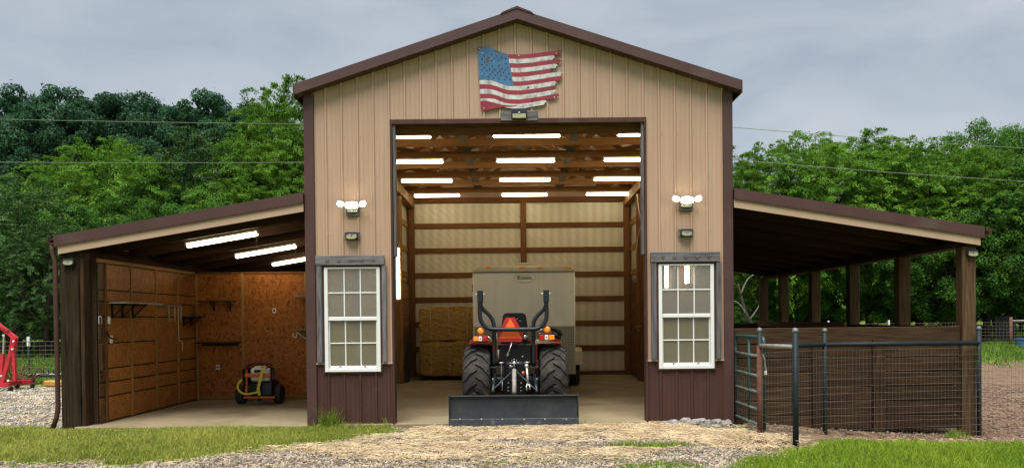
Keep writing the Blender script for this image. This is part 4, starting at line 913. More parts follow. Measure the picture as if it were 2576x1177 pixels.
# hitch and links
def rod(n, P, r, m, y0, y1=None):
    y1 = y0 if y1 is None else y1; k = len(P)
    return TP(n, MB().tube([zt(x, y, y0 + (y1 - y0) * i / max(k - 1, 1)) for i, (x, y) in enumerate(P)], r, 8), m, smooth=True)
rod('lift_link', [(463, 800), (465, 985)], .012, 'blade_edge', .45, .3); rod('lift_fork', [(465, 985), (448, 1010), (450, 1085)], .008, 'black_paint', .3, .25); rod('lift_fork', [(465, 985), (474, 1010), (472, 1095)], .008, 'steel', .3, .25)
rod('top_link', [(597, 800), (597, 890)], .03, 'black_paint', .55, .4)
rod('draft_link', [(597, 880), (598, 1000), (597, 1120)], .034, 'pale_pipe', .38, .12)
rod('stay_bar', [(578, 895), (470, 995), (388, 1075)], .010, 'blade_edge', .35, .1); rod('stay_bar', [(618, 890), (730, 1000), (818, 1085)], .010, 'blade_edge', .35, .1)
rod('turnbuckle', [(725, 830), (733, 920), (738, 1010)], .021, 'steel', .42, .3); rod('turnbuckle_fork', [(738, 1010), (724, 1050), (728, 1092)], .012, 'steel', .3, .24); rod('turnbuckle_fork', [(738, 1010), (760, 1050), (756, 1085)], .012, 'steel', .3, .24)
rod('turnbuckle_collar', [(723, 822), (728, 860)], .032, 'steel', .43, .41)
rod('link_pin', [(700, 803), (758, 800)], .010, 'steel', .42); rod('link_pin', [(436, 806), (492, 806)], .009, 'steel', .44); rod('link_pin', [(548, 812), (650, 806)], .013, 'steel', .44)
rod('clevis', [(575, 770), (572, 880)], .014, 'black_paint', .44); rod('clevis', [(622, 770), (620, 880)], .014, 'black_paint', .44)
rod('prop_rod', [(572, 600), (545, 680), (514, 735), (520, 745), (540, 715)], .007, 'steel', .6)
rod('hook', [(556, 830), (552, 860), (568, 866), (575, 835)], .006, 'steel', .42); rod('rope_hook', [(598, 790), (596, 850)], .012, 'steel', .41)
rod('control_knob', [(688, 895), (694, 935)], .022, 'mach_orange', .6)
rod('hydraulic_hose', [(965, 452), (1020, 455), (1060, 480), (1085, 520), (1078, 545), (1040, 530), (990, 500)], .034, 'black', .9)
rod('hydraulic_pipe', [(830, 480), (870, 465), (905, 455)], .010, 'steel', .64); rod('hydraulic_pipe', [(845, 500), (880, 500), (860, 520)], .008, 'steel', .64)
rod('antenna', [(886, 352), (886, 430)], .005, 'black', .75)
rod('connector', [(712, 520), (706, 560)], .035, 'steel', .67); rod('handle', [(410, 500), (418, 580), (440, 590)], .012, 'pale_pipe', .68); rod('lever', [(432, 670), (432, 770)], .014, 'pale_pipe', .68); rod('grab_rail', [(318, 530), (345, 550), (368, 580)], .008, 'steel', .55)
for s, x0 in ((-1, 375), (1, 832)):
    rod('lower_arm', [(x0 + s * -22, 930), (x0, 1110)], .028, 'black_paint', .6, .1)
    for y in (972, 1014): q = zt(x0, y, .42); TP('arm_bolt', MB().lathe([(-.008, .013), (.004, .013)], 8, 'y', (q.x, .42, q.z)), 'steel')
for x, y in ((535, 1014), (535, 1060), (535, 1095), (668, 1014), (668, 1060), (668, 1095), (596, 770), (684, 740)):
    q = zt(x, y, .6); TP('bolt_head', MB().lathe([(-.01, .011), (.03, .011)], 8, 'y', (q.x, .6, q.z)), 'steel')
rod('pto_shield', [(530, 1000), (670, 1000)], .05, 'black', .66); TP('drawbar', MB().bbox(TX - .04, TX + .04, .3, .9, .25, .3, .005), 'black_paint')

# rear blade resting on the straw
bl, br = WY(1130, 1020, -.2).x, WY(1454, 1020, -.2).x; BZ0, BZ1 = -.02, .415
blade = thing('scraper_blade', ((bl + br) / 2, -.2, BZ0), 'wide black steel scraper blade resting on straw behind the tractor', 'blade')
prof = []
for k in range(9):
    t_ = k / 8; prof.append((-.2 + .012 * math.sin(t_ * math.pi) - .0 + .02 * t_, .085 + (BZ1 - .085) * t_))
b_ = build('moldboard', MB().prism_x([(y - .006, z) for y, z in prof] + [(y + .006, z) for y, z in prof[::-1]], bl + .012, br - .012), 'blade', blade); smooth_angle(b_, 40)
build('top_flange', MB().bbox(bl + .01, br - .01, -.215, -.12, BZ1 - .006, BZ1 + .008, .003), 'blade', blade)
ce = build('cutting_edge', MB().bbox(bl + .004, br - .004, -.228, -.21, BZ0, .098, .004), 'blade_edge', blade)
for px in (1157, 1211, 1264, 1318, 1371, 1425): q = WY(px, 1054, -.23); build('edge_bolt', bulge(q.x, q.z, -.2285, .014, .014, .008, 10, 3), 'steel', ce)
for x in (bl, br): build('end_plate', MB().prism_x([(-.225, BZ0 + .02), (-.225, BZ1 + .02), (-.2, BZ1 + .045), (-.08, BZ1 - .03), (-.1, BZ0 + .03)], x - .007, x + .007), 'blade', blade)
build('hitch_frame', MB().beam(((bl + br) / 2 - .3, -.13, .3), ((bl + br) / 2 - .3, .1, .32), .06, .08).beam(((bl + br) / 2 + .3, -.13, .3), ((bl + br) / 2 + .3, .1, .32), .06, .08).beam(((bl + br) / 2 - .33, -.12, .28), ((bl + br) / 2 + .33, -.12, .28), .06, .06), 'black_paint', blade)

# ------------------------------------------------------------------ trailer
Y0 = 3.85; tl, tr_ = WY(1190, 800, Y0).x, WY(1447, 800, Y0).x
trailer = thing('cargo_trailer', ((tl + tr_) / 2, 5.6, .015), 'beige enclosed cargo trailer parked nose out behind the tractor', 'trailer')
TR = lambda n, mb, m, parent=None, smooth=False: build(n, mb, m, parent or trailer, smooth)
ztop = WY(1318, 668, Y0).z; zcap = WY(1318, 683, Y0).z; zdp = WY(1318, 820, Y0).z
pf = [(Y0, .42), (Y0, zcap), (7.6, zcap), (7.6, .42)]
body = TR('body', MB().prism_x(pf, tl + .004, tr_ - .004), 'trailer')
# corner posts, roof cap
for x in (tl, tr_): TR('corner_post', MB().cyl((x + (.018 if x == tl else -.018), Y0 + .012, .42), (x + (.018 if x == tl else -.018), Y0 + .012, zcap), .02, n=10), 'trailer', None, True)
capm = MB(); n_ = 14; secs = []
for i in range(n_ + 1):
    u = i / n_; x = tl - .012 + (tr_ - tl + .024) * u; e_ = min(u, 1 - u) * (tr_ - tl); k = 1 - max(0, 1 - e_ / .1) ** 2 * .45
    hgt = (ztop - zcap) * k + .012
    secs.append([(x, Y0 - .02, zcap), (x, Y0 - .02, zcap + hgt * .55), (x, Y0 + .01, zcap + hgt * .85), (x, Y0 + .12, zcap + hgt), (x, Y0 + .4, zcap + hgt + .005)])
vs = [v for s_ in secs for v in s_]; capm.add(vs, [(i * 5 + j, (i + 1) * 5 + j, (i + 1) * 5 + j + 1, i * 5 + j + 1) for i in range(n_) for j in range(4)])
rp2 = [(tl, zcap + .002)] + [(tl + .12 - .12 * math.cos(rad(a)), zcap + .002 + (ztop - zcap) * math.sin(rad(a))) for a in range(15, 91, 15)] + [(tr_ - .12 + .12 * math.cos(rad(a)), zcap + .002 + (ztop - zcap) * math.sin(rad(a))) for a in range(90, 14, -15)] + [(tr_, zcap + .002)]
smooth_angle(TR('roof', MB().prism(rp2, Y0 + .06, 7.6), 'trailer_cap'), 40)
secs = []; npf = len(rp2)
for (dy, k) in ((-.025, .0), (-.025, .55), (-.012, .8), (.02, .93), (.062, 1.0)):
    secs.append([(x, Y0 + dy, zcap + (z - zcap) * k) for x, z in rp2])
capm = MB(); capm.add([v for s_ in secs for v in s_], [(i * npf + j, (i + 1) * npf + j, (i + 1) * npf + j + 1, i * npf + j + 1) for i in range(4) for j in range(npf - 1)])
cp = TR('roof_cap', capm, 'trailer_cap', None, True)
TR('seam', MB().box(tl - .005, tr_ + .005, Y0 - .023, Y0 - .001, zcap - .014, zcap - .002), 'black')
for px in (1228, 1313, 1359, 1430): q = WY(px - 0, 671 + 2, Y0 - .02); TR('marker_lamp', MB().bbox(q.x - .05, q.x + .05, Y0 - .045, Y0 - .021, q.z - .022, q.z + .018, .008), 'amber', cp)
v = WY(1321, 660, Y0 + .5); TR('roof_vent', MB().lathe([(0, .2), (.05, .2), (.085, .17), (.1, .06)], 20, 'z', (v.x, Y0 + .6, ztop)), 'trailer_cap', None, True)
dp = TR('stone_guard', MB().box(tl + .005, tr_ - .005, Y0 - .006, Y0 - .001, .42, zdp), 'diamond')
TR('stone_guard', MB().box(tr_ - .003, tr_ + .003, Y0 + .03, Y0 + 1.2, .42, zdp), 'diamond')
# oval maker's plate with a raised script line
lc = WY(1321, 698, Y0 - .01); ov = [(lc.x + .2 * math.cos(a), Y0 - .006, lc.z + .1 * math.sin(a)) for a in np.linspace(0, 2 * math.pi, 33)]
em = TR('emblem', MB().prism([(lc.x + .2 * math.cos(a), lc.z + .1 * math.sin(a)) for a in np.linspace(0, 2 * math.pi, 32, endpoint=False)], Y0 - .004, Y0 - .001), 'trailer')
TR('emblem_rim', MB().tube(ov, .006, 6, False), 'trailer_cap', em, True)
sc_ = MB().tube(catmull([(lc.x + x, Y0 - .006, lc.z + z) for x, z in ((-.15, -.02), (-.15, .025), (-.12, .035), (-.105, .015), (-.14, .005), (-.1, -.02))], 4), .006, 5)
for k in range(6): sc_.tube(catmull([(lc.x - .085 + k * .036 + x, Y0 - .006, lc.z + z) for x, z in ((0, -.02), (.004, .012), (.02, .012), (.026, -.02))], 3), .005, 5)
sc_.tube([(lc.x - .16, Y0 - .006, lc.z - .028), (lc.x + .16, Y0 - .006, lc.z - .026)], .005, 5)
sc_.tube(catmull([(lc.x + x, Y0 - .006, lc.z + z) for x, z in ((-.09, .04), (-.03, .058), (.03, .052), (.09, .035))], 4), .004, 5)
TR('emblem_script', sc_, 'galv', em, True)
for s, x in ((-1, tl), (1, tr_)):
    w = TR('wheel', MB().lathe([(-.09, .18), (-.1, .3), (-.08, .33), (.08, .33), (.1, .3), (.09, .18)], 28, 'x', (x + s * .13, 6.0, .345)), 'rubber', None, True)
    TR('hub', MB().lathe([(-.04, .17), (.095, .17), (.105, .06)], 20, 'x', (x + s * .13, 6.0, .345)), 'white_dull', w, True)
    fa = [(6.0 - .47, .5), (6.0 - .42, .78), (6.0 - .3, .86), (6.3, .86), (6.42, .78), (6.47, .5), (6.44, .5), (6.39, .76), (6.29, .83), (5.71, .83), (5.61, .76), (5.56, .5)]
    TR('mudguard', MB().prism_x(fa, x + s * .004, x + s * .27), 'trailer_cap')
    TR('mudguard_skirt', MB().prism_x([(5.53, .5), (5.58, .78), (5.7, .858), (6.3, .858), (6.42, .78), (6.47, .5)], x + s * .262, x + s * .272), 'trailer')
TR('tongue', MB().beam(((tl + tr_) / 2 - .5, Y0 + .3, .42), ((tl + tr_) / 2, Y0 - .75, .42), .06, .1).beam(((tl + tr_) / 2 + .5, Y0 + .3, .42), ((tl + tr_) / 2, Y0 - .75, .42), .06, .1), 'black_paint')
TR('chassis', MB().box(tl + .1, tr_ - .1, Y0 + .1, 7.5, .32, .418), 'black_paint'); TR('jack', MB().cyl(((tl + tr_) / 2, Y0 - .6, .015), ((tl + tr_) / 2, Y0 - .6, .75), .035), 'galv')
for u in (.333, .667): TR('panel_seam', MB().box(tl + (tr_ - tl) * u - .008, tl + (tr_ - tl) * u + .008, Y0 - .003, Y0 - .0005, zdp + .004, zcap - .016), 'trailer')
for k in range(15):
    z = zdp + .05 + k * (zcap - zdp - .1) / 14
    for x in (tl + .045, tr_ - .045): TR('rivet', bulge(x, z, Y0 - .0005, .008, .008, .004, 7, 3), 'steel')
TR('guard_trim', MB().bbox(tl + .003, tr_ - .003, Y0 - .012, Y0 - .0065, zdp - .02, zdp + .004, .002), 'trailer_cap')
TR('side_hinge', MB().bbox(tl - .02, tl - .002, Y0 + .06, Y0 + .1, 2.05, 2.2, .003), 'black')

# ------------------------------------------------------------------ hay
def bale(z0, label):
    x0, x1, y0, y1, h = -2.5, -.4, 7.6, 8.75, .85
    bm = bmesh.new(); bmesh.ops.create_cube(bm, size=1.0); bmesh.ops.subdivide_edges(bm, edges=bm.edges[:], cuts=22, use_grid_fill=True)
    rg = np.random.default_rng(int(z0 * 100) + 3)
    for v in bm.verts:
        p = v.co.copy(); n = Vector((abs(p.x) ** 12 * (1 if p.x > 0 else -1), abs(p.y) ** 12 * (1 if p.y > 0 else -1), abs(p.z) ** 12 * (1 if p.z > 0 else -1)))
        q = Vector((p.x * (x1 - x0), p.y * (y1 - y0), p.z * h))
        # round corners by pulling in
        m_ = sorted([.5 - abs(p.x), .5 - abs(p.y), .5 - abs(p.z)]); pull = max(0, .10 - m_[1]) * .9
        q *= (1 - pull * .35)
        q += Vector((rg.normal(0, .007), rg.normal(0, .009), rg.normal(0, .008)))
        tw = .018 * math.cos(p.x * 2 * math.pi * 3)
        q.y += tw * (1 if p.y > 0 else -1) * (.5 - abs(p.z)) ; q.z += tw * .7 * (1 if p.z > 0 else -1)
        v.co = q + Vector(((x0 + x1) / 2, (y0 + y1) / 2, z0 + h / 2))
    mb = MB(); bm.verts.ensure_lookup_table(); mb.v = [tuple(v.co) for v in bm.verts]; mb.f = [tuple(v.index for v in f.verts) for f in bm.faces]; bm.free()
    o = build('hay_bale', mb, 'hay'); tag(o, label, 'hay bale', 'stacked hay bales')
    # loose stalks on the face
    k = 1500; V_, F_ = [], []
    P = np.stack([rg.uniform(x0, x1, k), rg.uniform(y0 - .02, y0 + .0, k), rg.uniform(z0 + .03, z0 + h - .03, k)], -1); D_ = rg.normal(0, 1, (k, 3)); D_[:, 1] = -abs(D_[:, 1]) * .35; D_ /= np.linalg.norm(D_, axis=1)[:, None]
    ln = rg.uniform(.04, .13, k)[:, None]; W_ = np.cross(D_, [0, 1, .2]); W_ /= np.linalg.norm(W_, axis=1)[:, None] + 1e-6
    A, B = P - D_ * ln / 2, P + D_ * ln / 2; Vq = np.stack([A - W_ * .003, A + W_ * .003, B + W_ * .002, B - W_ * .002], 1).reshape(-1, 3)
    for xx in (x0 + .3, x0 + .75, x0 + 1.2, x0 + 1.65):
        build('twine', MB().tube([(xx, y0 - .008, z0 + .02), (xx, y0 - .012, z0 + h / 2), (xx, y0 - .008, z0 + h - .02)], .006, 5), 'straw', o)
    s_ = fast_mesh('stalks', Vq - np.array(o['_w'][:]), np.arange(4 * k).reshape(-1, 4), 'straw_dark', parent=o); s_['kind'] = 'stuff'
MT['straw_dark'] = mat('hay_stalks', (0.24, 0.14, 0.035), (0.46, 0.31, 0.1), scale=3, rough=0.85, island=.4)
pal = thing('pallet', (-1.45, 8.2, .016), 'low wooden pallet under the stacked hay bales', 'pallet')
for x in (-2.4, -1.45, -.5): build('stringer', MB().bbox(x - .03, x + .03, 7.6, 8.75, .016, .1, .004), 'dark_y', pal)
for k in range(8): build('slat', MB().bbox(-2.45, -.45, 7.6 + k * .145, 7.6 + k * .145 + .09, .1015, .12, .003), 'dark_x', pal)
bale(.125, 'lower of two big hay bales stacked in the bay corner'); bale(.985, 'upper of two big hay bales stacked in the bay corner')
q = WY(1052, 900, 7.2); o = build('leaning_panel', MB().bbox(-2.74, -2.70, 6.98, 7.5, .016, 1.1, .01).bbox(-2.695, -2.68, 7.0, 7.48, .3, .36, .004), 'blade'); tag(o, 'dark narrow panel leaning beside the hay bales', 'panel')

# ------------------------------------------------------------------ workshop things
def zg_(px, py, y): return WY((580 + px / 3.4625) / 1.01825, (720 + py / 3.4625) / 1.01825, y)
gy_ = 2.72; g0 = zg_(285, 1060, gy_)
gen = thing('generator', (g0.x, gy_, .015), 'orange framed portable generator on two black wheels with yellow strap', 'generator')
GP = lambda n, mb, m, parent=None, smooth=False: build(n, mb, m, parent or gen, smooth)
for px in (120, 450):
    q = zg_(px, 1000, gy_); w = GP('wheel', MB().lathe([(-.045, .09), (-.068, .15), (-.06, .165), (-.04, .172), (.04, .172), (.06, .165), (.068, .15), (.045, .09)], 24, 'x', (q.x, gy_ + .1, .188)), 'rubber', None, True)
    GP('wheel_hub', MB().lathe([(-.05, .08), (.05, .08)], 14, 'x', (q.x, gy_ + .1, .188)), 'black_paint', w, True)
def gbox(n, xa, xb, ya, yb, y0, y1, m, b_=.01, parent=None):
    A, B = zg_(xa, ya, y0), zg_(xb, yb, y0); return GP(n, MB().bbox(A.x, B.x, y0, y1, B.z, A.z, b_), m, parent)
gbox('cross_bar', 160, 388, 818, 850, gy_ - .2, gy_ - .165, 'mach_orange', .008)
gbox('frame_post', 160, 186, 780, 1010, gy_ - .16, gy_ - .12, 'mach_orange', .008); gbox('frame_post', 384, 402, 770, 1010, gy_ - .16, gy_ - .12, 'black_paint', .008)
gbox('bottom_bar', 150, 425, 1022, 1036, gy_ - .2, gy_ - .16, 'mach_orange', .006)
gbox('frame_side', 140, 164, 775, 935, gy_ - .2, gy_ + .3, 'black', .01)
tk = gbox('fuel_tank', 208, 386, 770, 885, gy_ - .14, gy_ + .22, 'white_dull', .03); gbox('tank_lid', 245, 310, 754, 770, gy_ - .12, gy_ - .02, 'white_dull', .008, tk); gbox('label_panel', 245, 320, 785, 808, gy_ - .145, gy_ - .1405, 'black', .002, tk)
en = gbox('engine', 192, 412, 888, 1020, gy_ - .14, gy_ + .26, 'black', .03)
for k in range(7): gbox('cooling_fin', 205 + k * 14, 213 + k * 14, 905, 1000, gy_ - .15, gy_ - .141, 'black_paint', .002, en)
gbox('recoil_cover', 310, 400, 900, 1010, gy_ - .165, gy_ - .151, 'black_paint', .02, en)
gbox('front_foot', 270, 300, 1036, 1062, gy_ - .18, gy_ - .14, 'black', .004)
GP('axle', MB().cyl((zg_(100, 1000, gy_).x, gy_ + .1, .188), (zg_(470, 1000, gy_).x, gy_ + .1, .188), .014), 'black_paint')
GP('hose_coil', MB().tube(catmull([zg_(x, y, gy_ - .05 + d) for x, y, d in ((170, 778, 0), (190, 745, .05), (240, 728, 0), (300, 722, .06), (370, 728, 0), (410, 750, .05), (420, 790, 0), (425, 870, .02))], 4), .022, 8), 'rope_red', None, True)
GP('hose_coil', MB().tube(catmull([zg_(x, y, gy_ + .1) for x, y in ((175, 775), (215, 740), (290, 732), (370, 742), (412, 778))], 4), .02, 8), 'rope_red', None, True)
GP('handle', MB().tube(catmull([zg_(x, y, gy_ - .18) for x, y in ((345, 768), (385, 762), (415, 775), (412, 800))], 4), .012, 8), 'black', None, True)
def ribbon(P, w, m, name, parent=None, side=(1, 0, 0)):
    P = catmull(P, 5); mb = MB(); vs = []; fs = []; n_ = len(P)
    for i, p in enumerate(P):
        d = (P[min(i + 1, n_ - 1)] - P[max(i - 1, 0)]).normalized(); sd = d.cross(Vector((0, 1, 0))).normalized() * w / 2; th = Vector((0, .002, 0))
        vs += [p - sd - th, p + sd - th, p + sd + th, p - sd + th]
    for i in range(n_ - 1): fs += [(4 * i + k, 4 * i + (k + 1) % 4, 4 * i + 4 + (k + 1) % 4, 4 * i + 4 + k) for k in range(4)]
    fs += [(0, 1, 2, 3), (4 * n_ - 1, 4 * n_ - 2, 4 * n_ - 3, 4 * n_ - 4)]
    return GP(name, mb.add(vs, fs), m)
ribbon([zg_(x, y, gy_ - .24) for x, y in ((345, 752), (322, 785), (303, 860), (282, 950), (288, 985), (294, 1010))], .05, 'yellow', 'strap')
ribbon([zg_(x, y, gy_ - .25) for x, y in ((290, 978), (240, 990), (180, 1000), (130, 985), (102, 950), (106, 905), (140, 868))], .034, 'yellow', 'strap')

def shelf(n, label, mbs):
    c = mbs[0][1]; vs = np.array(c.v); T = thing(n, ((vs[:, 0].min() + vs[:, 0].max()) / 2, (vs[:, 1].min() + vs[:, 1].max()) / 2, vs[:, 2].min()), label, 'shelf', 'workshop shelves')
    for nm, mb, m_ in mbs: build(nm, mb, m_, T)
def bracket_x(x0, x1, y, z, h=.22, sgn=1):
    return MB().beam((x0, y, z - .01), (x1, y, z - .01), .02, .02).beam((x0 + .008, y, z), (x0 + .008, y, z - h), .02, .018, up=(0, 1, 0)).beam((x1 - .03, y, z - .02), (x0 + .01, y, z - h + .02), .016, .016, up=(0, 1, 0))
shelf('wall_shelf', 'long board shelf on three black brackets along the panelled side wall', [('board', MB().bbox(XI + .018, -5.93, .46, 1.62, 1.80, 1.822, .003), 'pale_pipe')] + [('bracket', bracket_x(XI + .018, -5.96, y, 1.798), 'black') for y in (.55, .84, 1.15)])
shelf('wall_shelf', 'small dark shelf on side wall next to the corner', [('board', MB().bbox(XI + .018, -5.98, 2.82, 3.42, 1.6, 1.618, .003), 'dark_y')] + [('bracket', bracket_x(XI + .018, -6.0, y, 1.598, .16), 'black') for y in (2.95, 3.25)])
def bracket_y(x, z, h=.18): return MB().beam((x, YB - .025, z - .01), (x, YB - .21, z - .01), .02, .02).beam((x, YB - .03, z), (x, YB - .03, z - h), .02, .018, up=(1, 0, 0)).beam((x, YB - .19, z - .02), (x, YB - .03, z - h + .02), .016, .016, up=(1, 0, 0))
shelf('wall_shelf', 'dark shelf on two brackets high on the strand board partition', [('board', MB().bbox(-6.1, -5.42, YB - .25, YB - .024, 1.89, 1.91, .003), 'dark_x')] + [('bracket', bracket_y(x, 1.888), 'black') for x in (-5.86, -5.55)])
shelf('wall_shelf', 'low ledge of dark board across the partition corner', [('board', MB().bbox(-6.15, -5.36, YB - .2, YB - .024, 1.10, 1.13, .004), 'dark_x'), ('cleat', MB().bbox(-6.1, -5.4, YB - .06, YB - .024, 1.05, 1.098, .004), 'dark_x')])
q = WY(742, 745, YB - .2); shelf('wall_shelf', 'upper metal shelf on partition beside the barn corner', [('board', MB().bbox(q.x, -3.2, YB - .25, YB - .024, q.z - .015, q.z + .015, .004), 'pale_pipe'), ('bracket', bracket_y(-3.85, q.z - .017), 'black')])
q = WY(742, 829, YB - .2); shelf('wall_shelf', 'lower metal shelf on partition with a white hook below', [('board', MB().bbox(q.x, -3.2, YB - .25, YB - .024, q.z - .015, q.z + .015, .004), 'gate_pale'), ('hook', MB().tube(catmull([WY(x, y, YB - .2) for x, y in ((738, 838), (737, 845), (743, 849), (747, 843), (748, 836), (760, 845), (778, 857))], 3), .01, 6), 'white_dull')])
hk = thing('tool_hooks', (XI + .1, 2.3, 1.55), 'row of pale bent steel tool hooks on side wall', 'hooks')
for y in (2.0, 2.22, 2.46): build('hook', MB().tube(catmull([(XI + .016, y, 1.80), (XI + .18, y, 1.8), (XI + .2, y, 1.78), (XI + .2, y, 1.52)], 3), .012, 6), 'pale_pipe', hk, True)
build('rail', MB().bbox(XI + .017, XI + .04, 1.98, 2.9, 1.8, 1.83, .003), 'dark_y', hk)
def plate(c, ax, label, cat='switch'):
    T = thing('switch_plate' if cat == 'switch' else 'outlet_plate', c, label, cat)
    d = (.006, .035, .058) if ax == 'x' else (.035, .006, .045)
    build('plate', MB().bbox(c.x - d[0], c.x + d[0], c.y - d[1], c.y + d[1], c.z - d[2], c.z + d[2], .003), 'white_dull', T)
    if ax == 'x': build('toggle', MB().bbox(c.x + .006, c.x + .016, c.y - .008, c.y + .008, c.z - .015, c.z + .015, .003), 'white', T)
    else: build('socket', MB().bbox(c.x - .018, c.x + .018, c.y - .011, c.y - .006, c.z - .02, c.z + .02, .003), 'dark_x', T)
plate(WX(252, 805, XI + .008), 'x', 'light switch on the dark strip of wall by the corner post'); plate(WX(274, 805, XI + .012), 'x', 'light switch on the wall just under the long shelf')
plate(WX(280, 853, XI + .012), 'x', 'white outlet with plugged black cord on side wall', 'outlet'); plate(WY(548, 923, YB - .008), 'y', 'outlet low on partition below the dark ledge', 'outlet'); plate(WY(690, 781, YB - .008), 'y', 'outlet high on the wide partition panel', 'outlet')
o = build('cord', MB().tube(catmull([WX(x, y, XI + .04) for x, y in ((268, 832), (272, 842), (280, 850), (292, 852))], 4), .012, 6), 'black', smooth=True); tag(o, 'short black cord hanging at the outlet on side wall', 'cord')
o = build('cord', MB().tube(catmull([WX(x, y, XI + .03) for x, y in ((449, 770), (450, 850), (454, 856), (460, 866), (458, 880))], 4), .007, 6), 'copper_rope', smooth=True); tag(o, 'thin pale cord hanging down the side wall near corner', 'cord')
o = build('conduit_box', MB().bbox(XI + .004, XI + .05, .215, .26, .8, 1.2, .008).bbox(XI + .004, XI + .03, .22, .25, 1.25, 1.6, .006), 'dark_z'); tag(o, 'dark electrical box and conduit on the wall by corner post', 'electrical box')
# cables on the far side wall of the bay
o = build('cable', MB().tube(catmull([WX(x, y, 2.74) for x, y in ((1603, 488), (1606, 520), (1612, 560), (1604, 600), (1600, 640))], 4), .01, 6), 'copper_rope', smooth=True); tag(o, 'pale cable hanging from the eave beam inside bay', 'cable')
o = build('cable', MB().tube(catmull([WX(x, y, 2.74) for x, y in ((1612, 820), (1600, 822), (1590, 832), (1596, 836), (1608, 828))], 4), .009, 6), 'pale_pipe', smooth=True); tag(o, 'small coil of pale cable on inner bay wall', 'cable')
o = build('plastic_bag', bulge(WY(888, 880, .55).x, WY(888, 885, .55).z, .6, .13, .17, .1), 'white_dull', smooth=True); tag(o, 'white plastic bag hanging inside the window beside workshop', 'bag')
for i, v in enumerate(o.data.vertices): v.co += Vector((random.uniform(-.015, .015), random.uniform(-.015, .015), random.uniform(-.02, .02)))

# ------------------------------------------------------------------ pen fence and gate
def cap_post(T, x, y, z0, z1, r, m, capm='pipe_cap'):
    p = build('post', MB().cyl((x, y, z0), (x, y, z1), r, n=14), m, T, True)
    build('post_cap', MB().lathe([(0, r * 1.06), (.02, r * 1.06), (.045, r * .75), (.055, r * .2)], 14, 'z', (x, y, z1 - .012)), capm, p, True); return p
PF = [(3.1, -1.13), (4.18, -.55), (6.575, -.1), (9.6, .05)]
fence = thing('pipe_fence', (4.9, -.6, -.1), 'black steel pipe fence with welded wire mesh around the pen', 'fence')
gp = cap_post(fence, *PF[0], -.3, 1.325, .033, 'pipe'); build('rusty_sleeve', MB().cyl((*PF[0], -.25), (*PF[0], 1.13), .0365, n=14), 'rust', gp, True)
for q in PF[1:3]: cap_post(fence, *q, -.5, 1.3, .033, 'pipe')
cap_post(fence, PF[3][0], PF[3][1], -.5, 1.3, .033, 'pipe')
cap_post(fence, 3.24, -2.0, -.3, 1.33, .035, 'pipe')
build('rail', MB().cyl((PF[0][0], PF[0][1], 1.13), (3.24, -2.0, 1.145), .027, n=12), 'pale_pipe', fence, True)
for a, b2 in zip(PF[:2], PF[1:3]): build('rail', MB().cyl((*a, 1.125 if a == PF[0] else 1.115), (*b2, 1.115 if a == PF[0] else 1.10), .033, n=12), 'pipe', fence, True)
mesh = MB()
def mesh_wire(a, b2, z0, z1, dz=.1, dx=.056, r=.0016, off=-.045):
    a, b2 = Vector((*a, 0)), Vector((*b2, 0)); d = (b2 - a); Ln = d.length; d.normalize(); nrm = Vector((d.y, -d.x, 0)) * -off
    def bar(p, q, r):
        mesh.tube([p, q], r, 4, False)
    n_ = int(Ln / dx)
    for i in range(n_ + 1):
        p = a + d * (i * dx) + nrm; g = float(gz(p.x, p.y)); j = random.uniform(-.004, .004)
        bar(Vector((p.x + j, p.y, g + .01)), Vector((p.x - j, p.y, z1)), r)
    k = 0; z = z1
    while z > z0:
        steps = max(2, int(Ln / .5)); pts = [a + d * (Ln * i / steps) + nrm + Vector((0, 0, z + random.uniform(-.004, .004))) for i in range(steps + 1)]
        mesh.tube(pts, r * 1.25, 4, False); z -= dz
    return
mesh_wire(PF[0], PF[1], -.1, 1.04); mesh_wire(PF[1], PF[2], -.17, 1.04); mesh_wire(PF[2], PF[3], -.22, 1.0)
o = build('wire_mesh', mesh, 'galv', fence); o['kind'] = 'stuff'
gate = thing('pen_gate', (3.15, -.45, 0), 'green tubular steel gate with wire mesh leading into the pen', 'gate')
ga, gb = Vector((3.115, .0, 0)), Vector((3.2, -1.0, 0))
def gpt(u, z): p = ga + (gb - ga) * u; return Vector((p.x, p.y, z))
fr_ = [gpt(0, .06), gpt(0, 1.14), gpt(.02, 1.21), gpt(.07, 1.235), gpt(.5, 1.24), gpt(.93, 1.235), gpt(.98, 1.21), gpt(1, 1.14), gpt(1, .0)]
build('gate_frame', MB().tube(fr_, .024, 10), 'gate_green', gate, True)
for z in (.985, .72, .50, .27, .07): build('gate_rail', MB().cyl(gpt(0, z + .01), gpt(1, z - .01), .02, n=10), 'gate_pale', gate, True)
build('gate_upright', MB().cyl(gpt(.5, .06), gpt(.5, 1.23), .017, n=10), 'gate_green', gate, True)
mesh = MB()
for i in range(1, 15): mesh.tube([gpt(i / 15, .05), gpt(i / 15, .8)], .003, 4, False)
for k in range(8): mesh.tube([gpt(0, .1 + k * .1), gpt(1, .09 + k * .1)], .003, 4, False)
o = build('gate_mesh', mesh, 'galv', gate); o['kind'] = 'stuff'
build('chain', MB().tube(catmull([(3.16, -1.06, 1.02), (3.19, -1.05, .95), (3.2, -1.045, .85), (3.21, -1.05, .8)], 3), .011, 6), 'steel', gate, True)
build('padlock', MB().bbox(3.18, 3.215, -1.075, -1.045, .745, .8, .006), 'white_dull', gate)
